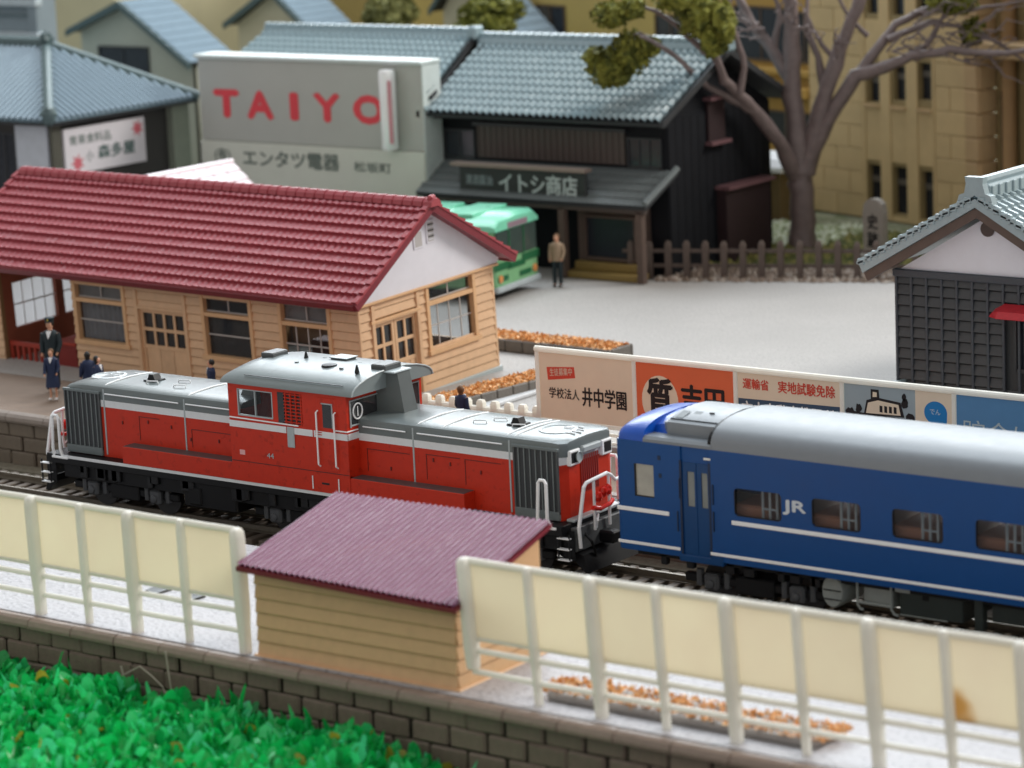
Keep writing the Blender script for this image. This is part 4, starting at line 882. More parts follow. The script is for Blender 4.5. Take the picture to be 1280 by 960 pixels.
flat('navy_field', [(a+.07, Z0), (a+3.0, Z0), (a+3.0, 1.73), (a+.07, 1.69)], navyp, pn[2], -.053)
text('運輸省', pn[2], (a+.22, -.054, 1.95), X, Z, .75, .26, inkred, .02); text('実地試験免除', pn[2], (a+1.25, -.054, 1.93), X, Z, 1.62, .30, inkred, .02)
text('市内自動車教習所', pn[2], (a+.18, -.056, 1.14), X, Z, 2.66, .50, inkwhite, .02)
a = seps[3]
flat('cream_field', [(a+2.02, Z0+.01), (a+3.0, Z0+.01), (a+3.0, Z1-.06), (a+2.02, Z1-.06)], paper, pn[3], -.053)
# drawing: a low house with trees and a roof, black strokes with cream walls
def D(pts, m=inkblack, y=-.055): flat('painted_drawing', [(a+p, q_) for p, q_ in pts], m, pn[3], y)
D([(.12, 1.35), (.12, 1.62), (.30, 1.68), (.55, 1.66), (1.75, 1.62), (1.95, 1.45), (1.95, 1.2), (.5, 1.15)])
D([(.60, 1.64), (.68, 1.98), (.80, 2.02), (.80, 2.26), (1.02, 2.26), (1.04, 2.06), (1.62, 2.00), (1.72, 1.64)])
D([(.66, 1.66), (.72, 1.92), (1.0, 2.0), (1.56, 1.94), (1.62, 1.68)], paper, -.057); D([(.85, 2.07), (.86, 2.2), (.97, 2.19), (.97, 2.08)], paper, -.057)
for k in range(4): D([(1.04+k*.13, 1.72), (1.04+k*.13, 1.88), (1.12+k*.13, 1.87), (1.12+k*.13, 1.71)], inkblack, -.059)
D([(.30, 1.52), (.34, 1.60), (1.6, 1.56), (1.66, 1.46)], paper, -.057)
for k in range(7): D([(.36+k*.2, 1.34), (.38+k*.2, 1.44), (.50+k*.2, 1.43), (.48+k*.2, 1.33)], paper, -.057)
for cx, cz, s in ((.22, 1.60, .14), (.46, 1.76, .09), (1.74, 1.98, .1), (1.72, 2.14, .07), (1.88, 1.62, .13), (2.0-.05, 1.5, .1)):
    D([(cx+s*random.uniform(.7, 1.15)*math.cos(t*.5236), cz+s*1.3*random.uniform(.7, 1.15)*math.sin(t*.5236)) for t in range(12)], inkblack, -.058)
disc('blue_balloon', a+2.57, 1.84, .31, .28, blobblue, pn[3], -.055); flat('blue_balloon', [(a+2.60, 1.60), (a+2.88, 1.84), (a+2.86, 1.48), (a+2.74, 1.26), (a+2.60, 1.22), (a+2.66, 1.43)], blobblue, pn[3], -.0555)
text('でん', pn[3], (a+2.42, -.057, 1.80), X, Z, .28, .13, mat('ink_skyblue', H('#cfe6ee')), .01)
a = seps[4]
text('貯金は', pn[4], (a+.22, -.054, 1.22), X, Z, 1.9, .55, mat('ink_palegrey', H('#c3d6d8')), .0)
# white picket fence beside it
pf = thing('picket_fence', 'low white picket fence on the platform between station and signs', 'fence', (0, 7.2, .9))
MB().tube([(-7.5, .0, .62), (1.45, .0, .62)], .085, 8).build('fence_rail', cream, pf); MB().tube([(-7.5, .0, .26), (1.45, .0, .26)], .06, 8).build('fence_rail', cream, pf)
pk_ = MB().loft([[(x, y, z) for x, y in ((-.105, -.08), (.105, -.08), (.105, .08), (-.105, .08))] for z in (0, .80)]+[[(x*.7, y*.7, .87) for x, y in ((-.105, -.08), (.105, -.08), (.105, .08), (-.105, .08))]]).mesh('picket'); pk_.materials.append(cream)
x = -7.4
while x < 1.4: link('picket', pk_, pf, loc=(x, -.0, 0)); x += .463
# flower beds behind
def bed(label, x0, x1, y0, y1, z, rz, n):
    t = thing('flower_bed', label, 'flower bed', (x0, y0, z), rz=rz); L_, D_ = x1-x0, y1-y0
    for a in ((0, L_, 0, .12), (0, L_, D_-.12, D_), (0, .12, .12, D_-.12), (L_-.12, L_, .12, D_-.12)):
        nn = max(1, int(max(a[1]-a[0], a[3]-a[2])/.6))
        for k in range(nn):
            if a[1]-a[0] > a[3]-a[2]: b_ = (a[0]+(a[1]-a[0])*k/nn+.01, a[0]+(a[1]-a[0])*(k+1)/nn-.01, a[2], a[3])
            else: b_ = (a[0], a[1], a[2]+(a[3]-a[2])*k/nn+.01, a[2]+(a[3]-a[2])*(k+1)/nn-.01)
            MB().box(*b_, 0, .36, .03).build('kerb_stone', soil, t)
    MB().box(.1, L_-.1, .1, D_-.1, 0, .3).build('soil', soil, t)
    flakes(.1, L_-.1, .1, D_-.1, .3, n, .085, .1).build('orange_flakes', orangefl, t, kind='stuff'); return t
bed('long stone-edged bed of orange flakes running along the yard beyond the station', -7.6, -2.4, 15.9, 17.1, 1.0, R(-1), 2200)
bed('stone-edged bed of orange flakes running back from the picket fence', -3.3, -2.2, 8.0, 14.6, 1.0, R(-6), 2400)
MB().box(-2.1, -1.7, 7.9, 14.4, .98, 1.12, .04).build('gutter_kerb', mat('kerb_pale', H('#c9cccf'), .5), kind='structure')
# ------------------------------------------------------------------ town behind
def tiled(parent, a, b, c, d, cols, rows, m, amp=.10, step=.08, name='roof_tiles'):
    """pantiles on the quad ridge a-b, eave c-d (a over c)"""
    a, b, c, d = map(Vector, (a, b, c, d)); n = (b-a).cross(c-a).normalized()
    if n.z < 0: n = -n
    q = MB(); nx = cols*4; vs = []; lev = []
    for r_ in range(rows):
        for t, h in ((r_/rows, .0), ((r_+.93)/rows, step), ((r_+1.0)/rows, step*.7)): lev.append((t, h))
    for t, h in lev:
        for i in range(nx+1):
            u = i/nx; p = a.lerp(b, u).lerp(c.lerp(d, u), t); w_ = (u*cols) % 1
            vs.append(p+n*(h+amp*(.5+.5*math.cos(w_*2*math.pi))+random.uniform(-.004, .004)))
    fs = [(r_*(nx+1)+i, r_*(nx+1)+i+1, (r_+1)*(nx+1)+i+1, (r_+1)*(nx+1)+i) for r_ in range(len(lev)-1) for i in range(nx)]
    q.add(vs, fs); o = q.build(name, m, parent, smooth=True, angle=55, kind='stuff')
    q = MB(); q.add([a, b, d, c, a-n*.14, b-n*.14, d-n*.14, c-n*.14], [(0, 1, 2, 3), (4, 5, 6, 7), (0, 1, 5, 4), (1, 2, 6, 5), (2, 3, 7, 6), (3, 0, 4, 7)]); q.build('roof_deck', darkwood, parent)
def ridge(parent, a, b, m, r=.2, n=None):
    a, b = Vector(a), Vector(b); L_ = (b-a).length; n = n or int(L_/.34)
    MB().tube([a-Vector((0, 0, .02)), b-Vector((0, 0, .02))], r*1.15, 8).build('ridge_beam', m, parent)
    q = MB().tube([(0, 0, 0), tuple((b-a)/n*.9)], r*.62, 8, r*.72).mesh('ridge_tile'); q.materials.append(m)
    for i in range(n): link('ridge_tile', q, parent, loc=a+(b-a)*i/n+Vector((0, 0, r*1.05)))
def win(par, x0, x1, y, z0, z1, m=None, fr=None, d=.06, mull=1, T=None):
    T = T or mapper((0, y, 0), (1, 0, 0), (0, 0, 1), (0, -1, 0))
    q = MB(); mbox(q, T, x0, x1, z0, z1, .0, .012); w_ = q.build('window', m or mat('far_glass', (.022, .026, .035), .22, .2), par)
    for a in ((x0-.08, x0, z0-.08, z1+.08), (x1, x1+.08, z0-.08, z1+.08), (x0, x1, z1, z1+.08), (x0-.02, x1+.02, z0-.1, z0)):
        q = MB(); mbox(q, T, *a, 0, d); q.build('window_frame', fr or darkwood, w_)
    for k in range(mull): x = x0+(x1-x0)*(k+1)/(mull+1); q = MB(); mbox(q, T, x-.03, x+.03, z0, z1, 0.01, d*.7); q.build('mullion', fr or darkwood, w_)
    return w_
# black timber shop
sh_ = thing('timber_shop', 'black timber merchant shop with a grey tiled roof and a name board', 'shop')
dw = mat('black_timber', (.007, .008, .011), .7, .3, 4., .3, 10, spec=.2); dw2 = mat('upper_timber', (.02, .022, .027), .5, .2, 4.)
MB().box(-18.5, -8.95, 28.6, 34.9, 1, 6.35).build('wall', dw, sh_)
MB().prism([(28.6, 6.35), (34.9, 6.35), (31.6, 8.1)], 0, -9.3, -8.95).build('gable_wall', dw, sh_)
for i in range(14): MB().box(-8.96, -8.90, 28.65+i*.45, 28.65+i*.45+.42, 1, 6.3).build('plank', dw, sh_)
tiled(sh_, (-18.75, 31.6, 8.32), (-8.45, 31.6, 8.32), (-18.4, 27.6, 6.33), (-8.35, 27.6, 6.33), 35, 10, tilegrey, .17, .08)
tiled(sh_, (-18.75, 31.6, 8.32), (-8.45, 31.6, 8.32), (-18.4, 35.5, 6.4), (-8.35, 35.5, 6.4), 44, 11, tilegrey)
ridge(sh_, (-18.9, 31.6, 8.42), (-8.5, 31.6, 8.42), tilegrey, .22)
for s in ((27.55, 35.55),):
    for x in (-8.42, -18.75): MB().prism([(27.5, 6.2), (27.5, 6.42), (31.6, 8.48), (35.6, 6.42), (35.6, 6.2), (31.6, 8.22)], 0, x, x+.14).build('verge_board', darkwood, sh_)
MB().box(-8.6, -8.2, 31.3, 31.9, 8.3, 8.85, .08).build('ridge_end_tile', tilegrey, sh_)
for z in (6.12,): MB().box(-18.4, -8.6, 28.0, 28.62, z, z+.2).build('eave_beam', dw, sh_)
pb = MB().box(-16.9, -10.62, 28.52, 28.6, 4.75, 5.86).build('upper_screen', mat('screen_brown', H('#4d4540'), .6, .12), sh_)
for i in range(24): MB().box(-16.85+i*.26, -16.81+i*.26, 28.49, 28.53, 4.78, 5.84).build('screen_slat', mat('screen_brown', H('#4d4540')), sh_)
MB().box(-17, -10.5, 28.4, 28.6, 5.86, 5.98).build('beam', dw2, sh_)
win(sh_, -10.45, -9.2, 28.59, 4.75, 5.62, fr=dw2, mull=2); win(sh_, -18.3, -17.1, 28.59, 4.75, 5.62, fr=dw2)
pent = mat('pent_slate', H('#656d6e'), .5, .15, 4.)
tiled(sh_, (-18.5, 28.6, 4.62), (-8.55, 28.6, 4.62), (-18.5, 26.95, 3.62), (-8.75, 26.95, 3.62), 50, 5, pent, .03, .04)
MB().tube([(-8.55, 28.6, 4.72), (-8.75, 26.9, 3.74)], .12, 7).build('pent_verge', pent, sh_)
MB().box(-18.3, -8.9, 27.1, 27.3, 3.36, 3.56).build('lintel_beam', mat('beam_brown', H('#4a3f3a'), .6), sh_)
for x in (-18.2, -15.6, -12.35, -9.15): MB().box(x-.12, x+.12, 27.1, 27.34, 1, 3.4).build('post', brownwood, sh_)
sw = win(sh_, -11.9, -9.9, 28.0, 1.65, 3.0, fr=brownwood, d=.14, mull=0); MB().box(-12.3, -9.7, 28.0, 28.6, 1, 3.3).build('shop_front', brownwood, sh_)
MB().box(-12.4, -9.4, 27.2, 28.0, 1.0, 1.22, .03).build('step', mat('ochre_step', H('#8a7440'), .6, .15), sh_); MB().box(-12.25, -9.5, 27.65, 27.99, 1.22, 1.5, .03).build('step', mat('ochre_step', H('#8a7440')), sh_)
bd = MB().box(-16.75, -11.35, 27.22, 27.36, 3.66, 4.62, .03).build('name_board', mat('board_black', (.02, .022, .022), .5), sh_); MB().box(-16.95, -11.2, 27.0, 27.4, 4.64, 4.76).build('board_cap', mat('cap_brown', H('#8a7a70'), .6), bd)
sg = mat('sign_grey', H('#b4bfbe'), .6)
text('清酒醤油', bd, (-16.45, 27.215, 4.0), X, Z, 1.15, .34, mat('sign_dim', H('#788486'), .6), .03); text('イトシ商店', bd, (-15.0, 27.215, 3.80), X, Z, 3.3, .66, sg, .03)
pinkw = mat('dusty_pink', H('#6b4c50'), .5); redd = mat('dark_red_wood', (.022, .009, .011), .6)
for y0, y1, z0, z1 in ((30.95, 31.95, 5.3, 6.7), (31.45, 34.2, 1.0, 3.6)):
    MB().box(-8.92, -8.5 if z0 < 3 else -8.8, y0, y1, z0, z1).build('lean_to' if z0 < 3 else 'gable_shutter', redd, sh_)
    MB().box(-8.95, -8.3 if z0 < 3 else -8.6, y0-.1, y1+.1, z1, z1+.12).build('hood', pinkw, sh_)
    if z0 > 3: MB().box(-8.95, -8.6, y0-.1, y1+.1, z0-.12, z0).build('sill', pinkw, sh_)

# facade shop with red letters
bs = thing('facade_shop', 'shop with a tall grey signboard facade reading TAIYO in red', 'shop')
fa = mat('facade_grey', H('#b2b4ae'), .6, .06, 1., .1, 12); fb = mat('facade_pale', H('#d0d3c8'), .6, .06, 1.)
MB().box(-29.05, -18.45, 27.5, 28.5, 4.98, 8.02, .03).build('facade_board', fa, bs)
MB().box(-29.08, -18.42, 27.42, 28.5, 3.2, 4.97, .03).build('facade_board', fb, bs); MB().box(-28.9, -18.5, 27.6, 35.0, 1, 6.7).build('wall', mat('back_wall', H('#8f938a'), .7), bs)
MB().box(-29.15, -18.38, 27.38, 28.55, 8.02, 8.16, .03).build('facade_cap', mat('cap_pale', H('#cfd8d6'), .4), bs)
MB().box(-18.45, -18.40, 27.5, 28.5, 3.2, 8.0, .01).build('facade_lit_side', mat('cap_pale', H('#cfd8d6'), .4), bs)  # light on the right return painted in as a paler strip
tr_ = mat('letter_red', H('#e0454f'), .5)
u_ = Vector((1, 0, -.01)).normalized()
for ch, x, w_ in (('T', -28.25, 1.12), ('A', -26.62, 1.15), ('I', -24.55, .30), ('Y', -23.42, 1.15), ('O', -21.55, 1.30)):
    text(ch, bs, (x, 27.49, 5.92), X, Z, w_, .92, tr_, .085 if ch != 'I' else .06)
text('(有)', bs, (-28.35, 27.41, 4.22), X, Z, .75, .52, mat('sign_ink', H('#68736c'), .6), .02); text('エンタツ電器', bs, (-26.95, 27.41, 4.14), X, Z, 4.6, .58, mat('sign_ink', H('#68736c')), .03); text('松坂町', bs, (-21.65, 27.41, 4.16), X, Z, 1.7, .36, mat('sign_ink', H('#68736c')), .02)
tb = MB().lathe([(0, 0), (.26, 0), (.3, .06), (.3, 2.7), (.26, 2.8), (0, 2.82)], (-19.75, 27.2, 5.05), 2, 20).build('blade_sign', mat('blade_white', H('#f4f5f6'), .15, .03, spec=.8), bs, smooth=True, angle=40)
MB().box(-19.55, -19.40, 26.94, 26.98, 5.3, 7.5).build('blade_stripe', mat('blade_pink', H('#c98a92'), .5), tb)
tiled(bs, (-29.0, 31.5, 8.55), (-19.1, 31.5, 8.55), (-29, 27.8, 6.9), (-18.3, 27.8, 6.9), 35, 10, tilegrey, .17, .08)
tiled(bs, (-29.0, 31.5, 8.55), (-19.1, 31.5, 8.55), (-29, 35.2, 6.9), (-18.9, 35.2, 6.9), 42, 10, tilegrey); ridge(bs, (-29.1, 31.5, 8.62), (-19.3, 31.5, 8.62), tilegrey, .2)
MB().prism([(27.7, 6.75), (27.7, 6.95), (31.5, 8.66), (31.5, 8.40)], 0, -19.2, -19.05).build('verge_board', darkwood, bs)
MB().box(-19.3, -18.9, 31.2, 31.8, 8.5, 9.0, .08).build('ridge_end_tile', tilegrey, bs)

# corner shop with hipped roof
cs = thing('corner_shop', 'hipped-roof corner shop at the left with a white painted sign', 'shop')
MB().box(-46, -30.6, 21.4, 28.0, 1, 6.4).build('wall', mat('dark_shopwall', (.035, .033, .031), .6), cs)
MB().box(-30.62, -30.45, 21.25, 21.7, 1, 6.3).build('corner_post', mat('post_dark', H('#4a4a40'), .6), cs); MB().box(-30.7, -30.3, 27.3, 28.2, 1, 6.3).build('corner_post', mat('post_beige', H('#7f8678'), .6), cs)
MB().box(-32.3, -30.7, 21.2, 21.4, 3.0, 6.2).build('wall_panel', mat('panel_white', H('#b9bfc8'), .6), cs); MB().box(-46, -30.6, 21.0, 21.5, 1, 3.2).build('wall_base', mat('panel_white', H('#b9bfc8')), cs)
b_ = MB().box(-30.6, -30.38, 21.75, 25.9, 4.35, 6.0, .02).build('sign_board', mat('sign_offwhite', H('#cfccd0'), .6, .05), cs)
U, ink = Vector((0, 1, 0)), mat('ink_greenblack', H('#3f5a56'), .6)
text('青果食料品', b_, (-30.375, 22.0, 5.38), U, Z, 2.1, .36, mat('ink_dim', H('#75807c'), .6), .02); text('森多屋', b_, (-30.375, 23.4, 4.75), U, Z, 1.9, .48, ink, .03); text('小', b_, (-30.375, 22.8, 4.72), U, Z, .35, .4, ink, 0.)
for yy, zz_, s in ((22.35, 4.72, .28), (25.5, 5.62, .26)):
    q = MB(); q.add([(-30.372, yy+s*(1.3 if k % 2 else .6)*math.cos(k*.449), zz_+s*(1.3 if k % 2 else .6)*math.sin(k*.449)) for k in range(14)], [tuple(range(14))]); q.build('red_emblem', mat('emblem_red', H('#c2606a'), .6), b_)
A_, B_, C_, D_ = (-33.9, 24.6, 8.55), (-33.9, 24.6, 8.55), (-30, 20.7, 6.36), (-30, 28.5, 6.36)
q = MB(); 
tiled(cs, (-33.9, 24.3, 8.6), (-33.9, 24.9, 8.6), (-30, 20.7, 6.36), (-30, 28.5, 6.36), 26, 8, mat('slate_gap', H('#4a5d64'), .5), .02, .01)
tiled(cs, (-46, 24.6, 8.6), (-33.9, 24.6, 8.6), (-50, 20.7, 6.36), (-30, 20.7, 6.36), 50, 9, mat('slate_gap', H('#4a5d64'), .5), .02, .02)
tiled(cs, (-46, 24.6, 8.6), (-33.9, 24.6, 8.6), (-50, 28.5, 6.36), (-30, 28.5, 6.36), 50, 9, mat('slate_gap', H('#4a5d64'), .5), .02, .02)
hm = mat('hip_dark', H('#4f6365'), .5)
q = MB()
for k in range(27):
    y = 20.85+k*.29; d = 3.9-abs(y-24.6)
    if d > .15: q.tube([(-30.02, y, 6.48), (-30-d, y, 6.48+d*.575)], .085, 5)
q.build('roof_ribs', tilepale, cs, kind='stuff')
q = MB()
for k in range(58):
    x = -30.2-k*.29; d = min(3.9, -30-x)
    if d > .15: q.tube([(x, 20.72, 6.48), (x, 20.7+d, 6.48+d*.575)], .085, 5)
q.build('roof_ribs', tilepale, cs, kind='stuff')
for p in ((-30, 20.7, 6.45), (-30, 28.5, 6.45)): MB().tube([(-33.9, 24.6, 8.72), p], .2, 7).build('hip_ridge', hm, cs)
MB().tube([(-46, 24.6, 8.75), (-33.8, 24.6, 8.75)], .24, 7).build('ridge_beam', hm, cs)
for p in ((-33.8, 24.5, 8.9), (-30.1, 20.8, 6.7)): MB().blob(p, (.28, .28, .3), 8, .2).build('ridge_end_tile', hm, cs)
win(cs, -33.6, -32.5, 21.4, 3.4, 5.8)

# houses at the back
hb1 = mat('house_beige_green', H('#bcbfb2'), .7, .08, 1.); hb2 = mat('house_cream', H('#cbc5ad'), .7, .08, 1.)
def gable_house(label, x0, x1, ax, y0, y1, zl, zr, za, m, wins_=(), base=1.):
    t = thing('gabled_house', label, 'house')
    MB().box(x0+.3, x1-.3, y0, y1, base, min(zl, zr)).build('wall', m, t); MB().prism([(x0+.3, base), (x1-.3, base), (x1-.3, zr-.05), (ax, za-.15), (x0+.3, zl-.05)], 1, y0-.02, y0+.2).build('gable_wall', m, t)
    tiled(t, (ax, y0-.5, za), (ax, y1, za), (x1, y0-.5, zr), (x1, y1, zr), 26, 9, tilepale, .05, .05); tiled(t, (ax, y0-.5, za), (ax, y1, za), (x0, y0-.5, zl), (x0, y1, zl), 26, 9, tilepale, .05, .05)
    MB().prism([(x0-.05, zl-.25), (x0-.05, zl), (ax, za+.06), (x1+.05, zr), (x1+.05, zr-.25), (ax, za-.25)], 1, y0-.62, y0-.48).build('verge_board', hm, t)
    for w_ in wins_: win(t, w_[0], w_[1], y0-.03, w_[2], w_[3])
    return t
gable_house('grey-green gabled house with one dark window behind the corner shop', -45.9, -38.9, -42.7, 38, 40.3, 7.75, 6.5, 9.0, hb1, [(-44.5, -41.7, 6.0, 7.0)])
gable_house('cream gabled house behind the grey signboard facade', -42.3, -36.9, -39.6, 44, 46.2, 7.55, 6.9, 9.1, hb2)
gable_house('partly seen grey-roofed house behind the shop ridges', -33.2, -28.6, -31.9, 47, 49.5, 8.0, 6.6, 9.6, hb2)
def block(name, label, cat, a, m, wins_=(), kindw=None):
    t = thing(name, label, cat); MB().box(*a).build('wall', m, t); MB().box(a[0]-.2, a[1]+.2, a[2]-.2, a[3]+.2, a[5], a[5]+.3).build('parapet', m, t)
    for w_ in wins_: win(t, w_[0], w_[1], a[2]-.02, w_[2], w_[3])
    return t
block('ochre_building', 'ochre walled building between the two gabled houses', 'building', (-50.5, -40.5, 56, 62, 1, 14), mat('ochre_wall', H('#ab975f'), .7, .1, .8))
block('cream_building', 'cream walled building at the back above the corner shop', 'building', (-58.0, -50.4, 45, 55, 1, 13), mat('cream_wall', H('#cdc6a6'), .7, .1, .8))
block('grey_green_building', 'grey-green plain building at the back centre', 'building', (-44.0, -28.5, 64, 72, 1, 15), mat('sage_wall', H('#a9ab98'), .7, .1, .8), [(-42.5, -41, 9, 10.5), (-33, -31.5, 9, 10.5)])
block('tall_dark_building', 'dark plain block at the far back left', 'building', (-76, -57, 56, 64, 1, 18), mat('slate_wall', H('#6a7568'), .7, .1, .8))
fl_ = thing('ledged_building', 'blue-grey building with pale ledges at the far left', 'building')
gb = mat('bluegrey_wall', H('#8d9ba3'), .5, .1, 1.)
MB().box(-56, -41.9, 32, 33, 1, 11).build('wall', gb, fl_)
for z in (6.7, 8.0, 9.35, 10.4): MB().box(-56.1, -41.6, 31.6, 32.0, z, z+.28, .03).build('ledge', mat('ledge_pale', H('#c2ced4'), .4), fl_)
for z in (7.1, 8.4): MB().box(-56, -42.0, 31.9, 31.97, z+.5, z+.6).build('moulding', mat('moulding', H('#6f8288'), .5), fl_)
MB().box(-42.2, -41.7, 31.7, 32.0, 1, 11, .03).build('pilaster', gb, fl_)

# sandstone town hall
YB = Matrix.Translation((-12.45, 43.31, 1.0)) @ Matrix.Rotation(R(-18), 4, 'Z')
th = thing('stone_hall', 'tan stone hall with slit windows behind the bare tree', 'building', mtx=YB)
stn = mat('sandstone', H('#cfb688'), .7, .12, 1.2, .3, 8, vary=.05); stn2 = mat('sandstone_core', H('#9a8860'), .7, .12); stq = mat('quoin_stone', H('#c2a57c'), .65, .1, 1.2, .3, 8, vary=.04); ocw = mat('ochre_plaster', H('#b6924a'), .7, .12, .7, .2, 6)
TH = mapper((0, 0, 0), (1, 0, 0), (0, 0, 1), (0, -1, 0))
hops = [(3.2, 3.92, .38, 2.02), (4.6, 5.36, .30, 2.05), (6.1, 6.77, .24, 2.02), (3.28, 3.98, 4.35, 5.5), (4.69, 5.34, 4.5, 5.75), (6.04, 6.70, 4.6, 5.95), (3.3, 3.98, 7.6, 9), (4.7, 5.34, 7.6, 9), (6.04, 6.7, 7.6, 9)]
q = MB(); holes(q, TH, 0, 9.2, 0, 12, hops, -.4, -.06); q.build('wall', stn2, th)
for a in hops:
    q = MB(); mbox(q, TH, a[0], a[1], a[2], a[3], -.30, -.28); w_ = q.build('window', mat('far_glass', (.022, .026, .035)), th)
    q = MB(); mbox(q, TH, a[0], a[1], a[2]+(a[3]-a[2])*.6, a[2]+(a[3]-a[2])*.6+.22, -.28, -.25); q.build('transom', mat('frame_grey', H('#6a655e'), .6), w_)
rowh = .86
for r_ in range(14):
    z0, z1 = r_*rowh, (r_+1)*rowh-.018; u = 0.
    for (u0, u1) in ((0, 3.0), (6.95, 8.55)):
        n = 2 if u1-u0 > 2 else 1; off = (r_ % 2)*.5
        cuts = sorted({u0, u1, *[u0+(u1-u0)*(k+off)/n for k in range(n+1) if u0 < u0+(u1-u0)*(k+off)/n < u1]})
        for c0, c1 in zip(cuts, cuts[1:]):
            q = MB(); mbox(q, TH, c0+.012, c1-.012, z0, z1, -.06, random.uniform(.004, .016), .02); q.build('stone_block', stn, th)
    q = MB(); mbox(q, TH, 8.56, 9.22+.04*(r_ % 2), z0, z1, -.06, .10, .05); q.build('stone_block', stq, th)
    MB().box(9.0, 9.27, .0, .85, z0, z1, .05).build('stone_block', stq, th)
for u0, u1 in ((3.0, 3.18), (3.98, 4.55), (5.40, 6.02), (6.80, 6.94)):
    q = MB(); mbox(q, TH, u0, u1, 0, 12, -.06, .02, .02); q.build('pilaster', stn, th)
for u0, u1 in ((3.19, 3.97), (4.56, 5.39), (6.03, 6.79)):
    for z0, z1 in ((0, .2), (2.2, 4.2), (6.1, 7.4), (9.2, 12)):
        q = MB(); mbox(q, TH, u0, u1, z0, z1, -.06, -.02); q.build('spandrel', stn, th)
    q = MB(); mbox(q, TH, u0-.02, u1+.02, 4.16, 4.28, -.06, .08); q.build('window_sill', stq, th)
MB().box(9.2, 20, .85, 3, 0, 12).build('recess_wall', stn2, th)
for i in range(8): MB().lathe([(.36, 0), (.36, .3), (.28, .4), (.26, 9.6), (.4, 10)], (10.2+i*1.3, .55, 0), 2, 12).build('column', mat('column_tan', H('#9a7a52'), .7), th, smooth=True, angle=40)
MB().box(9.25, 20, -.3, .9, 6.35, 6.9, .05).build('cornice', stq, th); MB().box(9.2, 20, .0, .9, 10, 12).build('attic', stn, th)
for i in range(6): win(th, 9.6+i*1.3, 10.1+i*1.3, .84, 1.0, 5.0, T=mapper((0, .84, 0), (1, 0, 0), (0, 0, 1), (0, -1, 0)), mull=0)
for z in (1.0, 2.1): MB().box(9.3, 20, -.2, .1, z-.1, z, .02).build('step_ledge', stq, th)
MB().box(-5.1, -.02, .3, 2, 0, 12).build('wall', ocw, th)
for a in ((-4.65, -1.55, 5.55, 7.5), (-.95, -.12, 5.6, 7.4), (-3.3, -.2, 2.5, 3.55), (-4.4, -3.6, 2.5, 3.5)): win(th, a[0], a[1], .29, a[2], a[3], fr=mat('frame_brown', H('#5e4a34'), .6), mull=1)
MB().box(-5.3, -.0, -.1, .3, 4.2, 4.6, .04).build('string_course', mat('ochre_light', H('#c59b4a'), .6), th); MB().box(-5.2, -.0, .0, .3, 5.0, 5.25, .04).build('string_course', ocw, th)
MB().box(-5.0, -.1, -.25, .3, 0, 1.2, .05).build('base_course', stn, th)
MB().box(-30, -5.12, .9, 3, 0, 13).build('wall', mat('yellow_plaster', H('#c2ad68'), .7, .12, .7, .2, 6), th)
for a in ((-18.9, -16.9, 5.65, 6.9), (-10.5, -8.6, 5.6, 6.85), (-26, -24, 5.65, 6.9), (-14.6, -12.7, 9.2, 10.6)): win(th, a[0], a[1], .89, a[2], a[3], fr=mat('frame_brown', H('#5e4a34'), .6))
pv = thing('garden_hut', 'small hut with a rounded white roof between the black shop and the tree trunk', 'hut', (-13.0, 39.6, 1.0))
MB().box(-1.2, 1.5, 0, 1.6, 0, 2.0, .03).build('wall', mat('hut_brown', H('#6e5a38'), .7), pv)
MB().loft([[(x, y, z) for y, z in ((-.2, 1.98), (-.2, 2.15), (0, 2.45), (.8, 2.65), (1.6, 2.45), (1.8, 2.15), (1.8, 1.98))] for x in (-1.4, 1.7)]).build('roof', white, pv)
MB().box(.2, 1.0, -.03, .02, .1, 1.5).build('door', mat('far_glass', (.022, .026, .035)), pv)

# house with lattice wall at the right
nh = thing('lattice_storehouse', 'black lattice-walled storehouse with a white gable and grey tiled roof', 'storehouse', (8.27, 14.0, 1.0))
lw = mat('lattice_black', H('#3a4048'), .5, .15, 4., .2, 20); lp = mat('lattice_panel', H('#3f4144'), .55, .15, 4., .2, 20, vary=.05)
WW = 5.4; zt = 3.66
MB().box(0.02, WW, .05, 9, 0, zt).build('wall', mat('storehouse_core', (.03, .032, .035), .6), nh)
for i in range(12):
    for j in range(13):
        x0, z0 = i*.45+.03, j*.285
        if 3.1 < x0+.2 < 4.9 and .9 < z0+.1 < 3.05: continue
        q = MB(); q.loft([[(x0+.02, .03, z0+.0), (x0+.02, -.07, z0+.0), (x0+.02, .0, z0+.24), (x0+.02, .03, z0+.24)], [(x0+.43, .03, z0+.0), (x0+.43, -.07, z0+.0), (x0+.43, .0, z0+.24), (x0+.43, .03, z0+.24)]]); q.build('wall_panel', lp, nh)
for i in range(13):
    x0 = i*.45
    MB().box(x0, x0+.07, -.09, -.0, 0, zt, .012).build('batten', lw, nh)
for j in range(13): 
    z = j*.285
    for i in range(14): 
        MB().box(-.06, .0, i*.6+.05, i*.6+.62, z, z+.26, .01).build('side_board', lw, nh) if i < 4 else None
MB().box(-.05, WW+.05, -.12, .1, zt-.06, zt+.14, .02).build('top_beam', lw, nh)
MB().prism([(.15, zt+.14), (WW-.15, zt+.14), (2.7, 5.30)], 1, -.02, .2).build('white_gable', gablew, nh)
MB().lathe([(.0, -.05), (.17, -.05), (.2, -.03), (.2, .0)], (2.75, -.03, 5.0), 1, 20).build('round_vent', mat('vent_brown', H('#51443f'), .6), nh)
rt2 = mat('storehouse_tile', H('#98a9ae'), .36, .12, 6., .1, 20, spec=.6)
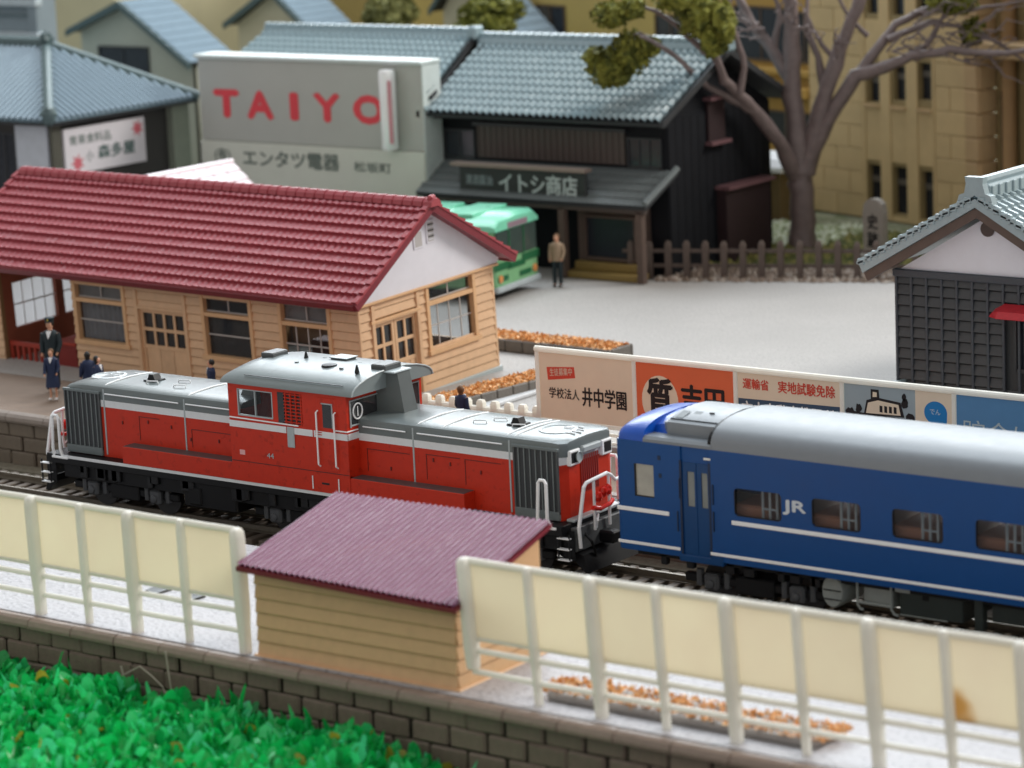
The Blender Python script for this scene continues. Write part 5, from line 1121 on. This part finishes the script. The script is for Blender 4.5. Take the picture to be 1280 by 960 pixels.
for s in (-1, 1):
    MB().prism([(2.7, 5.62), (2.7, 5.36), (2.7+s*3.25, 3.50), (2.7+s*3.35, 3.72)], 1, -.55, -.38).build('verge_board', brownwood, nh)
    MB().prism([(2.7, 5.86), (2.7, 5.64), (2.7+s*3.35, 3.73), (2.7+s*3.45, 3.93)], 1, -.62, 9).build('roof_deck', rt2, nh)
    for k in range(11):
        t0, t1 = k/11, (k+1)/11; PX = lambda t: 2.7+s*(.1+3.4*t); PZ = lambda t: 5.84-1.92*t
        for j in range(20):
            y0 = -.66+j*.34
            MB().loft([[(PX(t0), y, PZ(t0)+h+.02) for y, h in ((y0, .0), (y0+.05, .09), (y0+.15, .09), (y0+.2, .0), (y0+.33, .0), (y0+.33, -.05), (y0, -.05))], [(PX(t1), y, PZ(t1)+h+.08) for y, h in ((y0, .0), (y0+.05, .09), (y0+.15, .09), (y0+.2, .0), (y0+.33, .0), (y0+.33, -.05), (y0, -.05))]]).build('roof_tile', rt2, nh) if s > 0 or j < 1 else None
        MB().box(0, .01, 0, .01, 0, .01) 
    for k in range(16):
        t = k/16; MB().box(PX(t)-.0, PX(t)+s*.2, -.66, -.54, PZ(t)-.1, PZ(t)+.06, .02).build('verge_tile', rt2, nh)
MB().box(2.45, 2.95, -.3, 9, 5.8, 6.2, .05).build('ridge_beam', rt2, nh); MB().tube([(2.7, -.4, 6.28), (2.7, 9, 6.28)], .12, 8).build('ridge_cap', rt2, nh)
for k in range(24): MB().box(2.4, 3.0, -.2+k*.38, -.02+k*.38, 5.84, 6.16, .02).build('ridge_tile', rt2, nh)
MB().prism([(2.15, 5.62), (2.25, 5.95), (2.40, 6.0), (2.45, 6.25), (2.42, 6.42), (2.95, 6.42), (2.93, 6.25), (3.0, 6.0), (3.15, 5.95), (3.25, 5.62), (2.7, 5.95)], 1, -.62, -.38).build('ridge_ornament', rt2, nh)
aw = MB().loft([[(x, y, z) for y, z in ((-.1, 3.10), (-.5, 2.96), (-.62, 2.80), (-.58, 2.78), (-.1, 2.85))] for x in (3.0, 3.25, 5.0)]); aw.v[0:5] = [(2.98, -.1, 2.95), (2.98, -.3, 2.88), (2.95, -.42, 2.80), (2.98, -.4, 2.79), (3.0, -.1, 2.82)]; aw.build('awning', mat('awning_red', H('#c22d38'), .45, .2, 6.), nh)
win(nh, 3.55, 4.8, -.0, 1.4, 2.75, T=mapper((0, .04, 0), (1, 0, 0), (0, 0, 1), (0, -1, 0)), d=.1, mull=3)
MB().prism([(-.9, 0), (-.7, .42), (-.25, .72), (.25, .86), (.3, 0)], 1, -.35, .1).build('corner_stone', rt2, nh)

# bus
bu = thing('green_bus', 'green and cream bus parked beyond the station gable', 'bus', (-11.55, 22.3, 1.0), rz=R(9))
g1 = mat('bus_green', H('#77ab7c'), .35, .15, 3.); g2 = mat('bus_dark_green', H('#1f5f3c'), .35, .1); g3 = mat('bus_roof_green', H('#7cd0b0'), .3, .1, 2.)
MB().box(-9.5, 0, 0, 3.1, .35, 1.45, .12).build('lower_body', g1, bu); MB().box(-9.45, -.06, .06, 3.04, 1.4, 2.35, .1).build('upper_body', g1, bu)
MB().loft([[(-9.5, y, z) for y, z in ((0, 2.3), (0, 2.5), (.3, 2.72), (1.55, 2.8), (2.8, 2.72), (3.1, 2.5), (3.1, 2.3))], [(-.15, y, z) for y, z in ((0, 2.3), (0, 2.5), (.3, 2.72), (1.55, 2.8), (2.8, 2.72), (3.1, 2.5), (3.1, 2.3))], [(.05, y*.96+.06, z) for y, z in ((0, 2.3), (0, 2.42), (.3, 2.6), (1.55, 2.66), (2.8, 2.6), (3.1, 2.42), (3.1, 2.3))]]).build('roof', g3, bu, smooth=True, angle=40)
for k in range(5): MB().box(-2.0-k*1.6, -.9-k*1.6, .3, 2.7, 2.74, 2.84, .03).build('roof_rib', g3, bu)
ws = MB().box(-.04, .03, .18, 2.92, 1.35, 2.26, .03).build('windscreen', mat('bus_glass', H('#3d4a46'), .2, .1), bu)
for y in (1.0, 2.0): MB().box(.0, .05, y-.03, y+.03, 1.35, 2.26).build('pillar', g2, ws)
MB().box(-.02, .06, .9, 2.3, 2.3, 2.52, .02).build('destination_board', mat('dest', H('#8a7480'), .5), bu)
for y0, y1, z0, z1 in ((.0, 1.1, 1.0, 1.25), (.9, 2.1, .95, 1.15), (1.9, 3.1, 1.05, 1.32), (.2, .9, .62, .8), (1.7, 2.5, .6, .78)): MB().box(-.0, .035, y0, y1, z0, z1, .02).build('painted_band', g2, bu)
for y in (.35, 2.75): MB().lathe([(0, 0), (.13, 0), (.13, .05), (0, .07)], (.0, y, .72), 0, 12).build('headlight', mat('amber', H('#d08a50'), .4), bu)
MB().box(-.1, .1, .05, 3.05, .28, .48, .04).build('bumper', ltgrey, bu)
for k in range(6): MB().box(-1.6-k*1.4, -.5-k*1.4, -.02, .02, 1.45, 2.2, .02).build('side_window', mat('bus_glass', H('#56655f')), bu)
for x in (-1.6, -7.4):
    for y in (.1, 2.75): MB().lathe([(.2, 0), (.42, 0), (.45, .05), (.45, .2), (.42, .25), (.2, .25)], (x, y, .45), 1, 16).build('wheel', black, bu)
MB().box(-9.3, -.3, .2, 2.9, .2, .4).build('underside', black, bu)

# yard fence, monument, tree
yf = thing('post_fence', 'brown wooden post and rail fence along the far side of the yard', 'fence', (-10.1, 27.95, 1.0), rz=R(21))
po = MB().loft([[(x, y, z) for x, y in ((-.1, -.1), (.1, -.1), (.1, .1), (-.1, .1))] for z in (0, 1.16)]+[[(x*.5, y*.5, 1.28) for x, y in ((-.1, -.1), (.1, -.1), (.1, .1), (-.1, .1))]]).mesh('post'); po.materials.append(mat('fence_brown', H('#5c4f48'), .6, .2))
x = .0
while x < 21: link('post', po, yf, loc=(x, random.uniform(-.02, .02), random.uniform(-.03, .03))); x += .64
for z in (.38, .88): MB().box(-.3, 21, .02, .08, z, z+.12).build('rail', mat('fence_brown', H('#6b564c')), yf)
mo = thing('stone_marker', 'grey upright stone marker with dark carved lettering behind the fence', 'monument', (-4.18, 34.0, 1.0))
q = MB(); q.prism([(-.38, 0), (-.40, 1.7), (-.34, 2.0), (-.2, 2.14), (0, 2.18), (.2, 2.14), (.34, 2.0), (.40, 1.7), (.38, 0)], 1, -.15, .18); q.build('slab', mat('marker_grey', H('#9a948c'), .7, .15, 5., .4, 14), mo)
MB().box(-.55, .55, -.35, .4, 0, .3, .05).build('base', mat('marker_grey', H('#9a948c')), mo)
text('史', mo, (-.2, -.155, 1.15), X, Z, .4, .5, inkblack, .03); text('跡', mo, (-.2, -.155, .5), X, Z, .4, .55, inkblack, .03)
# gravel and scrub behind the fence
def pebbles(x0, x1, y0, y1, z, n, s, name, ms):
    q = MB()
    for i in range(n):
        q.cur = random.randrange(len(ms)); c = Vector((random.uniform(x0, x1), random.uniform(y0, y1), z)); r_ = s*random.uniform(.5, 1.4)
        vs = [c+Vector((r_*random.uniform(.7, 1.1)*math.cos(t*1.5708+.4), r_*random.uniform(.7, 1.1)*math.sin(t*1.5708+.4), 0)) for t in range(4)]+[c+Vector((0, 0, r_*random.uniform(.5, 1.2)))]
        q.add(vs, [(0, 1, 4), (1, 2, 4), (2, 3, 4), (3, 0, 4)])
    return q.build(name, ms, kind='stuff')
FM = Matrix.Translation((-10.1, 27.95, 1.0)) @ Matrix.Rotation(R(21), 4, 'Z')
peb = pebbles(.9, 20, -.5, 2.0, .0, 3600, .13, 'gravel', [mat('gravel_a', H('#8a7a6e'), .8), mat('gravel_b', H('#a99e94'), .8), mat('gravel_c', H('#7a6a5c'), .8)]); peb.matrix_world = FM
peb = pebbles(1.9, 20, 1.8, 9.5, -.02, 5000, .20, 'ground_cover', [mat('scrub_a', H('#5f6030'), .9), mat('scrub_b', H('#7b7540'), .9), mat('scrub_c', H('#4a4f26'), .9)]); peb.matrix_world = FM
pebbles(-11.6, -7.6, 35.4, 39.5, 1.05, 1100, .2, 'pale_ground_cover', [mat('pale_a', H('#b9bca6'), .9), mat('pale_b', H('#8d9472'), .9)])
# bare tree with olive tufts
tt = thing('bare_tree', 'large bare tree with forking grey-brown limbs and olive tufts', 'tree', (-7.93, 35.17, 1.0))
bark = mat('bark', H('#776967'), .5, .3, 3., 1., 4); olive = mat('olive_foliage', H('#77782a'), .85, .35, 2., 1., 7, speck=(H('#4d5218'), 3., .5))
RX, RYv = Vector((math.cos(YAW), math.sin(YAW), 0)), Vector((-math.sin(YAW), math.cos(YAW), 0))
def tp(px, py, dep=0.):
    v = vd+r2*((px-640)/FPX)-u2*((py-480)/FPX); b0 = Vector((-7.93, 35.17, 1.0))+RYv*dep
    return CAM+v*((b0-CAM).dot(RYv)/v.dot(RYv))-Vector((-7.93, 35.17, 1.0))
def limb(pts, r0, r1, name='branch', dep=(0, 0)):
    n = len(pts); P_ = [tp(x, y, dep[0]+(dep[1]-dep[0])*i/(n-1)) for i, (x, y) in enumerate(pts)]
    # refine
    Q_ = []
    for i in range(n-1):
        for k in range(3): Q_.append(P_[i].lerp(P_[i+1], k/3)+Vector((random.uniform(-1, 1), random.uniform(-1, 1), random.uniform(-1, 1)))*.035*(i+k > 0))
    Q_.append(P_[-1]); m_ = len(Q_)
    MB().tube(Q_, [(r0+(r1-r0)*(i/(m_-1))**.8)*random.uniform(.86, 1.1)*.88 for i in range(m_)], 9).build(name, bark, tt, smooth=True, angle=70)
limb([(1003, 318), (1003, 300), (1003, 265), (1001, 230), (1001, 205)], .60, .50, 'trunk')
limb([(1001, 215), (996, 170), (990, 120), (990, 70), (990, 20), (985, -30)], .55, .26, dep=(0, .3))
limb([(998, 225), (975, 180), (945, 140), (925, 118), (905, 100), (895, 70), (875, 40)], .36, .12, dep=(0, -4.5)); limb([(946, 141), (915, 124), (885, 108), (862, 88), (840, 66), (800, 45)], .2, .06, dep=(-1.5, -5))
limb([(925, 118), (930, 70), (915, 30), (905, -20)], .16, .07, dep=(-2.5, -3.5))
limb([(990, 100), (965, 62), (940, 30), (920, -10)], .30, .16, dep=(.2, .8)); limb([(968, 60), (975, 20), (965, -20)], .16, .08, dep=(.4, 0))
limb([(1005, 215), (1018, 170), (1030, 120), (1050, 60), (1072, 10), (1085, -40)], .46, .22, dep=(0, -.4))
limb([(1010, 205), (1035, 150), (1070, 95), (1105, 85), (1140, 70), (1190, 62), (1240, 68), (1300, 62)], .40, .10, dep=(0, -1.6))
limb([(1070, 97), (1095, 62), (1120, 30), (1160, 10), (1200, -20)], .26, .12, dep=(-.4, .4)); limb([(1110, 50), (1160, 28), (1200, 32), (1250, 55), (1290, 82)], .16, .05, dep=(-.3, -.9))
limb([(1030, 125), (1022, 70), (1008, 30), (1010, -10)], .20, .08, dep=(-.1, .6)); limb([(1045, 78), (1020, 45), (1010, 20)], .14, .05, dep=(-.1, .2))
limb([(1085, 45), (1060, 20), (1040, -20)], .13, .06); limb([(1140, 70), (1160, 55), (1180, 20), (1230, 10), (1290, 0)], .16, .05, dep=(-.5, -.5))
limb([(1146, 40), (1165, 62), (1200, 75), (1225, 82)], .06, .03, dep=(-1, -1.4)); limb([(1235, 68), (1255, 95), (1280, 105)], .06, .02, dep=(-1.2, -1.6))
limb([(895, 72), (875, 60), (850, 35), (820, 15), (790, 5)], .17, .06, dep=(-4, -4)); limb([(862, 88), (840, 66), (800, 40), (775, 60)], .10, .04, dep=(-4.6, -4)); limb([(880, 50), (905, 15), (925, -20)], .1, .05, dep=(-.6, -.6))
for k in range(60):
    x0, y0, dx = random.choice(((1120, 60, 1), (1180, 45, 1), (1200, 70, 1), (1050, 60, .3), (1010, 40, -.2), (950, 40, -.5), (1150, 20, .8), (1220, 40, .8), (980, 20, .1)))
    x0 += random.uniform(-15, 15); y0 += random.uniform(-12, 12); pts = [(x0, y0)]
    for j in range(4): pts.append((pts[-1][0]+dx*random.uniform(8, 22)+random.uniform(-8, 8), pts[-1][1]+random.uniform(-16, 9)))
    limb(pts, .05, .015, 'twig', dep=(-.8, -1.2))
def tuft(pts, dep, th_):
    """leafy clump: uneven mass of small faces filling the outline pts (centre, rx, rz)"""
    q = MB()
    for (px, py, rx, rz_) in pts:
        c = tp(px, py, dep); rx, rz_ = rx/35, rz_/35
        q.blob(c, (rx*.8, th_*.8, rz_*.8), 12, .3)
        for k in range(int(420*rx*rz_)+30):
            d_ = Vector([random.gauss(0, 1) for _ in range(3)]).normalized(); p = c+RX*d_.x*rx*random.uniform(.75, 1.08)+RYv*d_.y*th_*random.uniform(.75, 1.08)+Vector((0, 0, d_.z*rz_*random.uniform(.75, 1.08)))
            e1 = Vector([random.gauss(0, 1) for _ in range(3)]).normalized()*.11; e2 = Vector([random.gauss(0, 1) for _ in range(3)]).normalized()*.11
            q.add([p-e1, p+e2, p+e1, p-e2], [(0, 1, 2, 3)])
    q.build('foliage_clump', olive, tt)
tuft([(760, 84, 26, 24), (788, 66, 26, 26), (745, 70, 15, 12), (775, 95, 12, 12), (810, 58, 18, 12)], -4.0, .8)
tuft([(765, 18, 24, 16), (790, 10, 16, 14)], -4.2, .6); tuft([(872, 18, 28, 28), (890, 50, 14, 22), (850, 0, 30, 16), (905, 30, 12, 30)], -4.4, .7); tuft([(1190, 2, 34, 16), (1215, 40, 16, 18)], -.4, .7)
def bush(label, px, py, x, y, z, rx, rz_, stem=True):
    t = thing('small_tree', label, 'tree', (x, y, 1.0)); q = MB(); n = 9
    for k in range(n):
        c = Vector((random.uniform(-.6, .6)*rx, random.uniform(-.5, .5)*rx, z-1+random.uniform(-.5, .5)*rz_)); q.blob(c, (rx*.42, rx*.42, rz_*.4), 8, .25)
        for j in range(170):
            d_ = Vector([random.gauss(0, 1) for _ in range(3)]).normalized(); p = c+Vector((d_.x*rx*.5, d_.y*rx*.5, d_.z*rz_*.48)); e1 = Vector([random.gauss(0, 1) for _ in range(3)]).normalized()*.12; e2 = Vector([random.gauss(0, 1) for _ in range(3)]).normalized()*.12
            q.add([p-e1, p+e2, p+e1, p-e2], [(0, 1, 2, 3)])
    q.build('crown', olive if stem else mat('sage_foliage', H('#8a8a52'), .85, .4, 2., 1., 7, speck=(H('#55582c'), 3., .5)), t); MB().tube([(0, 0, 0), (.1, 0, (z-1)*.5), (0, 0, z-1)], .2, 8, .1).build('trunk', bark, t)
bush('pale olive bush peeking over the tiled ridge behind the grey facade', 0, 0, -31.7, 42, 8.3, 1.15, 1.0, False); bush('dark olive tree with a thin trunk rising behind the gap between tiled roofs', 0, 0, -24.6, 39, 8.4, 1.6, .9)
